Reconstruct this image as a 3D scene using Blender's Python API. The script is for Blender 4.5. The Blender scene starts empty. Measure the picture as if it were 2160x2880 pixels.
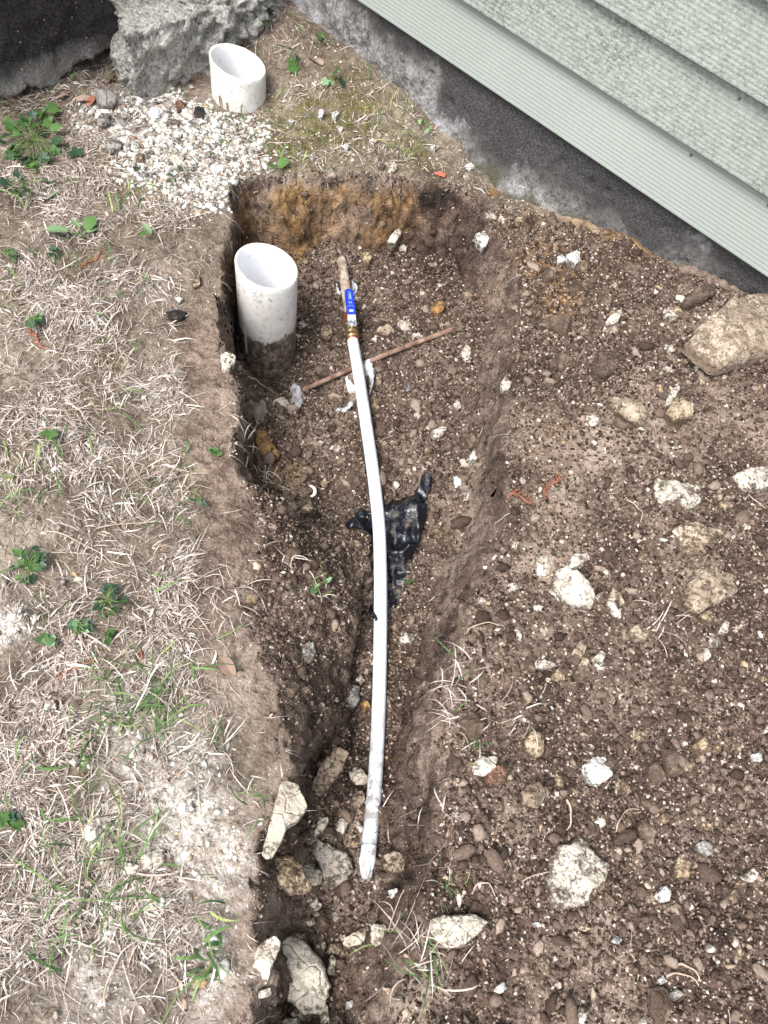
import bpy, math, random
import numpy as np
from mathutils import Vector, Matrix
sc = bpy.context.scene
COL = sc.collection
rng = np.random.default_rng(7)
random.seed(7)

# ------------------------------------------------------------------ camera
F, CX, CY, NVX, NVY, H = 2166.5, 1080., 1440., 781., 2630., 1.03
_n = math.sqrt((NVX-CX)**2 + (NVY-CY)**2 + F*F)
ct = F/_n; st = math.sqrt(1-ct*ct)
cf = np.array([0, st, -ct]); _d0 = np.array([0, -ct, -st]); _r0 = np.array([1., 0, 0])
sp = ((CX-NVX)/_n)/st; cp = math.sqrt(1-sp*sp)
cr = cp*_r0 - sp*_d0; cd = sp*_r0 + cp*_d0
CAM = np.array([0, 0, H])
cam_d = bpy.data.cameras.new('camera'); cam = bpy.data.objects.new('camera', cam_d); COL.objects.link(cam)
cam_d.sensor_fit = 'VERTICAL'; cam_d.sensor_height = 34.6; cam_d.sensor_width = 25.95
cam_d.lens = 34.6*F/2880
cam_d.clip_start = 0.02; cam_d.clip_end = 500
cam.matrix_world = Matrix(((cr[0], -cd[0], -cf[0], 0), (cr[1], -cd[1], -cf[1], 0), (cr[2], -cd[2], -cf[2], H), (0, 0, 0, 1)))
sc.camera = cam
# ------------------------------------------------------------------ light (overcast)
SUN_EL, SUN_AZ = math.radians(58), math.radians(215)      # azimuth clockwise from +Y
w = bpy.data.worlds.new('World'); sc.world = w; w.use_nodes = True
wn = w.node_tree.nodes; wl = w.node_tree.links; wn.clear()
wo = wn.new('ShaderNodeOutputWorld'); bg = wn.new('ShaderNodeBackground'); sky = wn.new('ShaderNodeTexSky')
hs = wn.new('ShaderNodeHueSaturation')
sky.sky_type = 'NISHITA'; sky.sun_disc = False; sky.sun_elevation = SUN_EL; sky.sun_rotation = SUN_AZ
sky.dust_density = 3.0; sky.air_density = 1.0; sky.ozone_density = 1.0
hs.inputs['Saturation'].default_value = 0.45
bg.inputs['Strength'].default_value = 0.14
wl.new(sky.outputs[0], hs.inputs['Color']); wl.new(hs.outputs[0], bg.inputs['Color']); wl.new(bg.outputs[0], wo.inputs['Surface'])
sl = bpy.data.lights.new('sun', 'SUN'); sun = bpy.data.objects.new('sun', sl); COL.objects.link(sun)
sl.energy = 1.5; sl.angle = math.radians(28); sl.color = (1, .98, .95)
_sd = Vector((math.sin(SUN_AZ)*math.cos(SUN_EL), math.cos(SUN_AZ)*math.cos(SUN_EL), math.sin(SUN_EL)))
sun.rotation_euler = _sd.to_track_quat('Z', 'Y').to_euler(); sun.location = (0, 0, 5)
sc.view_settings.view_transform = 'Standard'; sc.view_settings.look = 'None'; sc.view_settings.gamma = 1
sc.view_settings.use_curve_mapping = False
sc.view_settings.exposure = 1.38

# ------------------------------------------------------------------ rays from the photograph to the place
def ray(px, py):
    px = np.asarray(px, float)[..., None]; py = np.asarray(py, float)[..., None]
    return (px-CX)/F*cr + (py-CY)/F*cd + cf
def G(px, py, z=0.):
    v = ray(px, py); z = np.asarray(z, float)
    return CAM + v*((z-H)/v[..., 2])[..., None]
def proj(P):
    q = np.asarray(P)-CAM; D = q@cf
    return CX+F*(q@cr)/D, CY+F*(q@cd)/D
def Z(o, pts):            # points read off an enlarged view (x0, y0, scale) of the photograph
    p = np.array(pts, float); return p*o[2] + np.array(o[:2])
z1 = (0, 0, .651); z2 = (1080, 0, .651); z3 = (0, 600, .651); z4 = (1080, 600, .651); z5 = (0, 1300, .651)
z6 = (1080, 1300, .651); z7 = (0, 2020, .651); z8 = (1080, 2020, .651); zb = (700, 2500, .2893); zt = (600, 1200, .5425)
zp = (640, 1000, .2773); zu = (0, 250, .4220); zl = (0, 1600, .4220); zr = (700, 0, .4822); zg = (900, 1340, .217); zv = (900, 700, .1356)

# ------------------------------------------------------------------ numpy noise
def _hash(ix, iy, iz, s):
    h = (ix.astype(np.int64)*374761393 + iy.astype(np.int64)*668265263 + np.asarray(iz).astype(np.int64)*2147483647 + s*974634)
    h = (h ^ (h >> 13))*1274126177
    h &= 0x7fffffff
    h = (h ^ (h >> 16))*668265263 & 0x7fffffff
    return (h & 0xffffff)/float(0xffffff)
def vnoise(x, y, s=0):
    x = np.asarray(x, float); y = np.asarray(y, float)
    ix = np.floor(x); iy = np.floor(y); fx = x-ix; fy = y-iy
    fx = fx*fx*fx*(fx*(fx*6-15)+10); fy = fy*fy*fy*(fy*(fy*6-15)+10)
    h = lambda a, b: _hash(ix+a, iy+b, np.zeros_like(ix), s)
    return (h(0, 0)*(1-fx)+h(1, 0)*fx)*(1-fy) + (h(0, 1)*(1-fx)+h(1, 1)*fx)*fy - .5
def fbm(x, y, o=4, s=0, g=.5):
    t = 0; a = 1; f = 1
    c, q = math.cos(.6), math.sin(.6)
    for i in range(o):
        t = t + a*vnoise(x*f, y*f, s+i*17); a *= g; f *= 2.03
        x, y = x*c-y*q+11.3, x*q+y*c-5.7
    return t
def worley(x, y, s=0):
    x = np.asarray(x, float); y = np.asarray(y, float)
    ix = np.floor(x); iy = np.floor(y); d = np.full(x.shape, 9.); r = np.zeros(x.shape)
    for a in (-1, 0, 1):
        for b in (-1, 0, 1):
            jx = ix+a; jy = iy+b; z0 = np.zeros_like(ix)
            px = jx+_hash(jx, jy, z0, s); py = jy+_hash(jx, jy, z0+1, s)
            e = (px-x)**2+(py-y)**2; m = e < d
            d = np.where(m, e, d); r = np.where(m, _hash(jx, jy, z0+2, s), r)
    return np.sqrt(d), r
def vn3(p, s=0):          # 3D value noise, p (n,3)
    i = np.floor(p); f = p-i; f = f*f*(3-2*f); t = 0
    for a in (0, 1):
        for b in (0, 1):
            for c in (0, 1):
                wgt = (f[:, 0] if a else 1-f[:, 0])*(f[:, 1] if b else 1-f[:, 1])*(f[:, 2] if c else 1-f[:, 2])
                t = t + wgt*_hash(i[:, 0]+a, i[:, 1]+b, i[:, 2]+c, s)
    return t-.5
def fb3(p, o=3, s=0, g=.5):
    t = 0; a = 1
    for k in range(o):
        t = t+a*vn3(p*(2.03**k)+k*7.1, s+k); a *= g
    return t
def sstep(t): t = np.clip(t, 0, 1); return t*t*(3-2*t)

# ------------------------------------------------------------------ object helpers
def mesh_np(name, V, Fa, mats=(), parent=None, smooth=True, midx=None, attrs=None):
    V = np.asarray(V, np.float32); me = bpy.data.meshes.new(name)
    if isinstance(Fa, np.ndarray):
        k = Fa.shape[1]; n = len(Fa)
        me.vertices.add(len(V)); me.vertices.foreach_set('co', V.ravel())
        me.loops.add(n*k); me.loops.foreach_set('vertex_index', Fa.astype(np.int32).ravel())
        me.polygons.add(n); me.polygons.foreach_set('loop_start', np.arange(0, n*k, k, dtype=np.int32))
        me.update(calc_edges=True)
    else:
        me.from_pydata(V.tolist(), [], Fa)
    if smooth: me.polygons.foreach_set('use_smooth', np.ones(len(me.polygons), bool))
    for m in (mats if isinstance(mats, (list, tuple)) else [mats]): me.materials.append(m)
    if midx is not None: me.polygons.foreach_set('material_index', np.asarray(midx, np.int32))
    for k, v in (attrs or {}).items():
        a = me.attributes.new(k, 'FLOAT', 'POINT'); a.data.foreach_set('value', np.asarray(v, np.float32))
    me.validate(); me.update()
    o = bpy.data.objects.new(name, me); COL.objects.link(o)
    if parent is not None: o.parent = parent
    return o
def tag(o, label=None, cat=None, group=None, kind=None):
    if label: o['label'] = label
    if cat: o['category'] = cat
    if group: o['group'] = group
    if kind: o['kind'] = kind
    return o
def empty(name, loc, label, cat, group=None):
    o = bpy.data.objects.new(name, None); COL.objects.link(o); o.location = loc; o.empty_display_size = .05
    return tag(o, label, cat, group)
def recenter(o):          # move the origin of a top-level mesh to its base
    n = len(o.data.vertices); a = np.empty(n*3, np.float32); o.data.vertices.foreach_get('co', a); a = a.reshape(-1, 3)
    c = np.array([a[:, 0].mean(), a[:, 1].mean(), a[:, 2].min()], np.float32)
    o.data.vertices.foreach_set('co', (a-c).ravel()); o.location = [float(q) for q in c]; o.data.update(); return o
def grid_faces(nu, nv, wrap=False):
    i = np.arange(nu-1)[:, None]; j = np.arange(nv if wrap else nv-1)[None, :]
    a = i*nv+j; b = i*nv+(j+1) % nv
    return np.stack([a+0*b, b+0*a, b+nv, a+nv], -1).reshape(-1, 4)
def tube(path, rad, seg=16, cap=True):
    P = np.asarray(path, float); n = len(P); R = np.broadcast_to(np.asarray(rad, float), (n,))
    T = np.gradient(P, axis=0); T /= np.linalg.norm(T, axis=1)[:, None]
    up = np.array([0, 0, 1.]) if abs(T[0, 2]) < .9 else np.array([1., 0, 0])
    N = np.cross(T[0], up); N /= np.linalg.norm(N); Ns = []
    for k in range(n):
        N = N-T[k]*(N@T[k]); N /= np.linalg.norm(N); Ns.append(N)
    Ns = np.array(Ns); B = np.cross(T, Ns); th = np.linspace(0, 2*np.pi, seg, endpoint=False)
    V = P[:, None]+R[:, None, None]*(Ns[:, None]*np.cos(th)[None, :, None]+B[:, None]*np.sin(th)[None, :, None])
    Fa = grid_faces(n, seg, True).tolist()
    if cap: Fa += [list(range(seg)), list(range((n-1)*seg, n*seg))[::-1]]
    return V.reshape(-1, 3), Fa
def catmull(P, m=8):
    P = np.asarray(P, float); Q = np.vstack([2*P[0]-P[1], P, 2*P[-1]-P[-2]]); out = []
    for i in range(1, len(Q)-2):
        for t in np.linspace(0, 1, m, endpoint=False):
            a, b, c, d = Q[i-1:i+3]
            out.append(.5*((2*b)+(-a+c)*t+(2*a-5*b+4*c-d)*t*t+(-a+3*b-3*c+d)*t**3))
    out.append(P[-1]); return np.array(out)
def pin(poly, x, y):      # point in polygon
    ins = np.zeros(np.shape(x), bool); n = len(poly)
    for i in range(n):
        x0, y0 = poly[i]; x1, y1 = poly[(i+1) % n]
        if y0 == y1: continue
        c = ((y0 > y) != (y1 > y)) & (x < (x1-x0)*(y-y0)/(y1-y0)+x0); ins ^= c
    return ins
def pdist(poly, val, x, y):   # distance to the polygon's outline and the value carried by the nearest edge
    d = np.full(np.shape(x), 9.); v = np.zeros(np.shape(x)); n = len(poly)
    for i in range(n):
        a = np.array(poly[i]); b = np.array(poly[(i+1) % n]); e = b-a; L = e@e+1e-12
        t = np.clip(((x-a[0])*e[0]+(y-a[1])*e[1])/L, 0, 1)
        q = np.hypot(x-a[0]-t*e[0], y-a[1]-t*e[1]); m = q < d
        d = np.where(m, q, d); v = np.where(m, val[i]*(1-t)+val[(i+1) % n]*t, v)
    return d, v

# ------------------------------------------------------------------ material helpers
class M:
    def __init__(s, name, rough=.9, spec=.2):
        s.m = bpy.data.materials.new(name); s.m.use_nodes = True; s.t = s.m.node_tree; s.n = s.t.nodes; s.b = s.n['Principled BSDF']
        s.b.inputs['Roughness'].default_value = rough; s.b.inputs['Specular IOR Level'].default_value = spec
        s.tc = s.n.new('ShaderNodeTexCoord')
    def set(s, sock, v):
        if hasattr(v, 'is_output') or isinstance(v, bpy.types.NodeSocket): s.t.links.new(v, sock)
        else: sock.default_value = v
    def pos(s, kind='Object', rnd=False, scale=None):
        v = s.tc.outputs[kind]
        if rnd:
            oi = s.n.new('ShaderNodeObjectInfo'); mm = s.math('MULTIPLY', oi.outputs['Random'], 37.)
            a = s.n.new('ShaderNodeVectorMath'); a.operation = 'ADD'; s.t.links.new(v, a.inputs[0]); s.t.links.new(mm, a.inputs[1]); v = a.outputs[0]
        if scale:
            mp = s.n.new('ShaderNodeVectorMath'); mp.operation = 'MULTIPLY'; s.t.links.new(v, mp.inputs[0]); mp.inputs[1].default_value = scale; v = mp.outputs[0]
        return v
    def noise(s, scale, detail=4, rough=.55, vec=None, dist=0):
        n = s.n.new('ShaderNodeTexNoise'); n.inputs['Scale'].default_value = scale; n.inputs['Detail'].default_value = detail
        n.inputs['Roughness'].default_value = rough; n.inputs['Distortion'].default_value = dist
        s.t.links.new(vec if vec is not None else s.tc.outputs['Object'], n.inputs['Vector']); return n.outputs['Fac']
    def vor(s, scale, vec=None, feature='F1', out='Distance'):
        n = s.n.new('ShaderNodeTexVoronoi'); n.inputs['Scale'].default_value = scale; n.feature = feature
        s.t.links.new(vec if vec is not None else s.tc.outputs['Object'], n.inputs['Vector']); return n.outputs[out]
    def ramp(s, fac, stops, interp='LINEAR'):
        n = s.n.new('ShaderNodeValToRGB'); s.t.links.new(fac, n.inputs[0]); e = n.color_ramp.elements; n.color_ramp.interpolation = interp
        while len(e) < len(stops): e.new(.5)
        for q, (p, c) in zip(e, stops):
            q.position = p; q.color = (c, c, c, 1) if isinstance(c, (int, float)) else (*c, 1)
        return n.outputs[0]
    def mix(s, f, a, b, mode='MIX'):
        n = s.n.new('ShaderNodeMix'); n.data_type = 'RGBA'; n.blend_type = mode
        for k, v in ((0, f), (6, a), (7, b)):
            if isinstance(v, tuple): v = (*v, 1)
            s.set(n.inputs[k], v)
        return n.outputs[2]
    def math(s, op, a, b=0., clamp=False):
        n = s.n.new('ShaderNodeMath'); n.operation = op; n.use_clamp = clamp; s.set(n.inputs[0], a); s.set(n.inputs[1], b); return n.outputs[0]
    def attr(s, name):
        n = s.n.new('ShaderNodeAttribute'); n.attribute_name = name; return n.outputs['Fac']
    def island(s):
        return s.n.new('ShaderNodeNewGeometry').outputs['Random Per Island']
    def objrand(s): return s.n.new('ShaderNodeObjectInfo').outputs['Random']
    def sep(s, v, i):
        n = s.n.new('ShaderNodeSeparateXYZ'); s.t.links.new(v, n.inputs[0]); return n.outputs[i]
    def col(s, c): s.set(s.b.inputs['Base Color'], (*c, 1) if isinstance(c, tuple) else c); return s
    def bump(s, h, strength=.5, dist=.003):
        n = s.n.new('ShaderNodeBump'); n.inputs['Strength'].default_value = strength; n.inputs['Distance'].default_value = dist
        s.t.links.new(h, n.inputs['Height']); s.t.links.new(n.outputs[0], s.b.inputs['Normal']); return s

# --- ground
SOIL_D, SOIL_M, SOIL_L = (.022, .0145, .011), (.102, .071, .055), (.275, .210, .168)
g = M('earth', .95, .12)
nA = g.noise(9, 5, .6); nB = g.noise(60, 4, .65); nC = g.noise(260, 3, .6)
nL = g.noise(4.2, 4, .6)
mixn = g.math('ADD', g.math('MULTIPLY', g.math('ADD', nA, g.math('MULTIPLY', g.math('SUBTRACT', nL, .5), .7)), .45), g.math('ADD', g.math('MULTIPLY', nB, .35), g.math('MULTIPLY', nC, .3)))
soil = g.ramp(mixn, [(.40, SOIL_D), (.54, SOIL_M), (.68, SOIL_L)])
turf = g.ramp(mixn, [(.38, (.055, .042, .031)), (.53, (.142, .112, .085)), (.68, (.30, .25, .20))])
clay = g.ramp(g.math('ADD', g.math('MULTIPLY', nB, .6), g.math('MULTIPLY', nA, .5)), [(.40, (.060, .036, .02)), (.53, (.19, .108, .046)), (.70, (.36, .235, .115))])
dust = g.ramp(mixn, [(.38, (.27, .235, .2)), (.6, (.66, .62, .57))])
moss = g.ramp(nB, [(.35, (.05, .045, .018)), (.65, (.165, .155, .045))])
pack = g.ramp(mixn, [(.40, (.095, .068, .052)), (.54, (.20, .148, .116)), (.68, (.33, .262, .212))])
c = g.mix(g.attr('turf'), soil, turf)
c = g.mix(g.attr('pack'), c, pack)
c = g.mix(g.attr('clay'), c, clay)
c = g.mix(g.math('MULTIPLY', g.attr('moss'), g.ramp(g.noise(38, 4, .6), [(.36, 0.), (.50, 1.)])), c, moss)
c = g.mix(g.math('MULTIPLY', g.attr('dust'), g.ramp(g.noise(90, 4, .7), [(.38, 0.), (.58, 1.)])), c, dust)
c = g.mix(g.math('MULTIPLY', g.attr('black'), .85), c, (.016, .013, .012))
vv = g.vor(300); vc = g.vor(300, out='Color')
spk = g.math('MULTIPLY', g.ramp(vv, [(.16, 1.), (.30, 0.)]), g.ramp(g.sep(vc, 0), [(.91, 0.), (.92, 1.)], 'CONSTANT'))
c = g.mix(g.math('MULTIPLY', spk, .7), c, g.ramp(g.sep(vc, 1), [(0., (.60, .53, .45)), (.5, (.42, .30, .2)), (1., (.72, .69, .64))]))
g.col(c)
g.bump(g.math('ADD', nC, g.math('ADD', g.math('MULTIPLY', nB, 1.2), g.math('MULTIPLY', g.vor(190), -.5))), .8, .004)
EARTH = g.m

def rock_mat(name, a, b, mud=.5, mudc=(.075, .050, .034), pit=.3, rough=.9):
    m = M(name, rough, .2); v = m.pos('Object', True)
    n1 = m.noise(28, 5, .65, v); n2 = m.noise(120, 4, .6, v)
    c = m.ramp(n1, [(.32, a), (.66, b)])
    c = m.mix(m.math('MULTIPLY', m.ramp(n2, [(.30, 1.), (.46, 0.)]), pit), c, tuple(q*.35 for q in a))
    lo = .62-.26*mud
    oz = m.sep(m.tc.outputs['Object'], 2)
    low = m.math('MULTIPLY', m.math('SUBTRACT', 1., m.math('MULTIPLY', oz, 90.), True), .09, False)
    msk = m.ramp(m.math('ADD', low, m.math('ADD', m.math('MULTIPLY', m.noise(52, 7, .75, v), .6), m.math('MULTIPLY', m.noise(210, 3, .65, v), .4))), [(lo, 0.), (lo+.09, .95)])
    cr_ = m.vor(30, v, 'DISTANCE_TO_EDGE'); c = m.mix(m.ramp(cr_, [(.0, .35), (.035, 0.)]), c, tuple(q*.4 for q in a))
    c = m.mix(msk, c, m.ramp(n2, [(.3, tuple(q*.6 for q in mudc)), (.7, tuple(q*1.6 for q in mudc))]))
    hv = m.n.new('ShaderNodeHueSaturation'); m.t.links.new(c, hv.inputs['Color'])
    m.t.links.new(m.math('ADD', m.math('MULTIPLY', m.objrand(), .3), .85), hv.inputs['Value'])
    m.col(hv.outputs[0]); m.bump(m.math('ADD', m.math('ADD', m.math('MULTIPLY', n1, 1.3), n2), m.math('ADD', m.math('MULTIPLY', msk, .4), m.ramp(cr_, [(0., 0.), (.05, .3)]))), .9, .005); return m.m
RM = {
 'P': rock_mat('pale_limestone', (.46, .40, .32), (.64, .58, .50), .28),
 'Q': rock_mat('muddy_limestone', (.45, .39, .31), (.63, .57, .49), .42),
 'T': rock_mat('tan_stone', (.34, .24, .14), (.52, .42, .30), .5),
 'B': rock_mat('brown_stone', (.24, .175, .12), (.47, .38, .29), .42),
 'G': rock_mat('grey_stone', (.20, .19, .17), (.38, .36, .33), .42),
 'W': rock_mat('white_stone', (.48, .46, .43), (.68, .66, .62), .26, pit=.4),
 'R': rock_mat('reddish_stone', (.20, .085, .055), (.34, .2, .14), .55),
 'O': rock_mat('orange_clay', (.30, .16, .06), (.50, .31, .13), .45),
 'C': rock_mat('soil_lump', (.080, .056, .041), (.20, .150, .115), .4),
 'K': rock_mat('black_shard', (.014, .015, .018), (.035, .037, .042), .25),
 'L': rock_mat('lilac_stone', (.45, .45, .52), (.6, .6, .66), .15),
 'E': rock_mat('crusted_tan_stone', (.33, .245, .175), (.52, .43, .335), .52, mudc=(.17, .125, .092)),
 'X': rock_mat('cream_slab', (.42, .36, .28), (.55, .48, .39), .2, pit=.15),
}
def island_mat(name, stops, rough=.95, val=None, bump=None, trans=0):
    m = M(name, rough, .15); r = m.island()
    c = m.ramp(r, stops); n = m.noise(300, 2, .6)
    c = m.mix(1., c, m.ramp(n, [(.3, .65), (.7, 1.25)]), 'MULTIPLY'); m.col(c)
    if bump: m.bump(m.noise(bump, 3, .6), .6, .002)
    return m.m
CRUMB = island_mat('soil_crumb', [(0, (.022, .0145, .011)), (.30, (.066, .045, .034)), (.60, (.130, .092, .070)), (.82, (.23, .172, .135)), (.93, (.34, .265, .205)), (1, (.58, .51, .44))], bump=350)
CLOD = island_mat('earth_clod', [(0, (.046, .031, .023)), (.5, (.110, .077, .058)), (.85, (.185, .138, .106)), (1, (.30, .235, .185))], bump=240)
CHIP = island_mat('stone_chip', [(0, (.24, .17, .12)), (.3, (.40, .32, .245)), (.6, (.52, .45, .375)), (.85, (.66, .62, .57)), (.93, (.42, .27, .14)), (1, (.35, .34, .33))], bump=300)
GRAV = island_mat('white_gravel', [(0, (.42, .40, .36)), (.35, (.62, .60, .56)), (.62, (.76, .75, .72)), (.74, (.46, .44, .38)), (.88, (.33, .31, .27)), (.96, (.24, .15, .10)), (1, (.5, .38, .28))], bump=200)
STRAW = island_mat('dry_straw', [(0, (.11, .082, .064)), (.28, (.27, .215, .175)), (.55, (.44, .37, .315)), (.8, (.56, .49, .43)), (.93, (.62, .58, .53)), (1, (.42, .29, .24))])
THATCH = island_mat('brown_thatch', [(0, (.05, .038, .028)), (.4, (.13, .10, .075)), (.75, (.24, .19, .15)), (.95, (.40, .345, .29)), (1, (.14, .15, .06))])
GREEN = island_mat('green_blade', [(0, (.042, .085, .03)), (.5, (.095, .165, .055)), (.85, (.17, .25, .09)), (1, (.30, .34, .12))])
MOSSB = island_mat('moss_blade', [(0, (.07, .07, .02)), (.6, (.13, .125, .035)), (1, (.20, .19, .07))])

# ------------------------------------------------------------------ house wall plane
S_Z = .16
A0 = G(1080, 52, S_Z); B0 = G(2069, 720, S_Z)
WU = (B0-A0)/np.linalg.norm(B0-A0); WN = np.array([WU[1], -WU[0], 0])
if (CAM-A0)@WN < 0: WN = -WN
def wall_hit(px, py, off):       # point where a pixel's ray meets the plane `off` metres in front of (+) or behind (-) the siding edge
    v = ray(px, py); p0 = A0+WN*off; t = ((p0-CAM)@WN)/(v@WN); return CAM+v*t
FOFF = -.022
contact_px = [(720, -90), (807, 0), (990, 150), (1133, 247), (1250, 378), (1380, 508), (1445, 560), (1628, 605), (1823, 703), (1888, 755), (2031, 794), (2160, 833), (2400, 930)]
contact = np.array([wall_hit(a, b, FOFF) for a, b in contact_px])

# ------------------------------------------------------------------ ground sheet
base_pts = [(50, 600, .0), (300, 900, .0), (100, 1400, .012), (300, 1800, .01), (100, 2400, .0), (500, 2300, .015), (600, 2000, .01), (550, 1300, .0),
 (500, 800, -.005), (560, 560, .0), (800, 440, .0), (1050, 420, .0), (1250, 450, .0), (670, 300, -.015), (300, 300, -.01), (60, 330, -.01), (300, 420, -.005), (700, 2750, .0), (200, 2800, .0),
 (1550, 800, .03), (1750, 950, .055), (2000, 1000, .08), (1600, 1300, .05), (1900, 1500, .065), (1500, 1650, .03), (2100, 1900, .05), (1400, 2000, .02), (1700, 2200, .03),
 (1300, 2500, .0), (2000, 2600, .02), (1470, 1000, .02), (1480, 1250, .035), (1600, 2800, .0), (1440, 640, .0), (1420, 1700, .04), (1370, 1950, .035), (1340, 2300, .025), (1300, 2600, .015), (1490, 1450, .045)]
BP = np.array([[*G(a, b, z)[:2], z] for a, b, z in base_pts] + [[p[0], p[1], p[2]] for p in contact])
hole = [ # px, py of the rim and the width over which the side falls away
 (650, 520, .020), (690, 502, .045), (780, 492, .06), (910, 488, .055), (990, 492, .065), (1110, 495, .06), (1250, 500, .065), (1330, 530, .05), (1375, 600, .035), (1405, 690, .035), (1440, 770, .04),
 (1455, 840, .045), (1455, 950, .05), (1445, 1040, .05), (1450, 1110, .06), (1430, 1180, .035), (1412, 1260, .03), (1412, 1340, .035), (1420, 1430, .045), (1412, 1500, .06),
 (1390, 1560, .07), (1355, 1630, .06), (1325, 1700, .055), (1300, 1820, .05), (1265, 1950, .05), (1245, 2080, .05), (1250, 2210, .055), (1235, 2340, .06), (1225, 2480, .07), (1190, 2600, .07),
 (1180, 2740, .07), (1160, 2900, .07), (1150, 3060, .07), (700, 3060, .045), (708, 2880, .045), (718, 2700, .045), (722, 2480, .05), (732, 2390, .055), (775, 2290, .06), (815, 2200, .03),
 (815, 2130, .03), (780, 2000, .13), (735, 1900, .17), (705, 1800, .19), (690, 1700, .20), (700, 1600, .20), (720, 1540, .19), (735, 1480, .17), (705, 1400, .13), (665, 1340, .06), (650, 1280, .05),
 (664, 1200, .045), (664, 1110, .04), (630, 1000, .04), (620, 910, .015), (620, 730, .015), (650, 620, .03), (645, 560, .02)]
HPOLY = np.array([G(a, b, 0)[:2] for a, b, _ in hole]); HW = np.array([q[2] for q in hole])
floor_pts = [(800, 690, .165), (1000, 680, .16), (1250, 640, .145), (1330, 760, .14), (1200, 750, .16), (720, 900, .235), (770, 1070, .265), (690, 1020, .17), (1000, 1000, .185), (1340, 1000, .125), (1100, 1300, .18), (1300, 1300, .15),
 (850, 1350, .17), (1000, 1600, .195), (1150, 1700, .195), (860, 1750, .16), (1100, 1900, .21), (950, 2000, .215), (1020, 2300, .21), (900, 2300, .175), (1000, 2500, .185), (1100, 2500, .18), (900, 2600, .14), (850, 2750, .12), (1100, 2800, .15)]
FP = np.array([[*G(a, b, -dd)[:2], dd] for a, b, dd in floor_pts])
def spread(vals):            # grid coordinates: fine in view, stretching outward
    return np.array(vals)
def stretch(a, b, step, far):
    out = []; x = b; s = step
    while x < far: s *= 1.45; x += s; out.append(x)
    return out
fx = np.concatenate([np.arange(-1.2, -.55, .005), np.arange(-.55, .80, .003), np.arange(.80, 1.05, .008)])
fy = np.concatenate([np.arange(-.22, 1.45, .003), np.arange(1.45, 2.55, .005)])
gx = np.concatenate([-np.array(stretch(0, 1.2, .02, 60))[::-1], fx, np.array(stretch(0, 1.05, .02, 60))])
gy = np.concatenate([-np.array(stretch(0, .22, .02, 60))[::-1], fy, np.array(stretch(0, 2.55, .02, 60))])
X, Y = np.meshgrid(gx, gy, indexing='ij')
def kernel(P, x, y, s, w0=0., v0=0.):
    num = np.full(np.shape(x), w0*v0); den = np.full(np.shape(x), w0+1e-12)
    for p in P:
        k = np.exp(-((x-p[0])**2+(y-p[1])**2)/(2*s*s)); num += k*p[2]; den += k
    return num/den
base = kernel(BP, X, Y, .085, 1e-4, .0)
dist, ww = pdist(HPOLY, HW, X + .011*fbm(X*22, Y*22, 3, 3) + .003*fbm(X*70, Y*70, 2, 5), Y + .011*fbm(X*22+9, Y*22, 3, 4) + .003*fbm(X*70, Y*70+5, 2, 6))
ins = pin(HPOLY, X + .011*fbm(X*22, Y*22, 3, 3) + .003*fbm(X*70, Y*70, 2, 5), Y + .011*fbm(X*22+9, Y*22, 3, 4) + .003*fbm(X*70, Y*70+5, 2, 6))
sd = np.where(ins, dist, -dist)
lin = np.clip((ww-.05)/.08, 0, 1)
depth = kernel(FP, X, Y, .08, 1e-5, .17)*np.where(ins, (sstep(sd/ww)*(1-.65*lin)+.65*lin*np.clip(sd/ww, 0, 1)**1.5)*.86+.14*sstep(sd/(ww*2.4)), 0)
_b = G(662, 1035, -.10); depth = depth - .11*ins*np.exp(-((X-_b[0])**2+(Y-_b[1])**2)/.045**2)
_b = G(748, 1085, -.24); depth = depth + .055*ins*np.exp(-((X-_b[0])**2+(Y-_b[1]-.015)**2)/.055**2)
# disturbed soil: the hole, the heap to the right of it
dugpoly = [(1290, 505), (1365, 545), (1445, 560), (1628, 605), (1823, 703), (1888, 755), (2031, 794), (2160, 833), (2600, 1000), (2700, 3100), (1150, 3060), (1150, 2500), (1230, 2000), (1300, 1600), (1380, 1000), (1340, 700)]
DPOLY = np.array([G(a, b, .03)[:2] for a, b in dugpoly])
dd2, _ = pdist(DPOLY, np.zeros(len(DPOLY)), X, Y); di2 = pin(DPOLY, X, Y)
dug = np.clip(np.where(di2, dd2, -dd2)/.05 + .5 + fbm(X*25, Y*25, 3, 8)*.8, 0, 1)
inhole = np.clip(sd/.012 + .3, 0, 1)
def blobs(lst, x, y, z=0.):
    o = np.zeros(np.shape(x))
    for px, py, r, s in lst:
        c = G(px, py, z); e = np.linalg.norm(G(px+r, py, z)-c)
        o = np.maximum(o, s*np.exp(-((x-c[0])**2+(y-c[1])**2)/(e*e)))
    return o
wob = lambda s: 1+.9*fbm(X*30, Y*30, 4, s)
crest = np.clip(-sd/.055 + .35 + fbm(X*20, Y*20, 3, 12)*.9, 0, 1)          # bare rim strip beside the trench
turfm = np.clip((1-dug)*(1-inhole), 0, 1)*(1-.95*np.clip(1.1+(sd+.055+.03*fbm(X*16, Y*16, 3, 14))/.03, 0, 1)*np.clip((Y-.28)/.1, 0, 1)*np.clip((1.0-Y)/.15, 0, 1)*(X < .1))
wallside = np.exp(-np.clip(sd, 0, 1)/.03)*ins
clay_m = np.zeros(X.shape)
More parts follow.
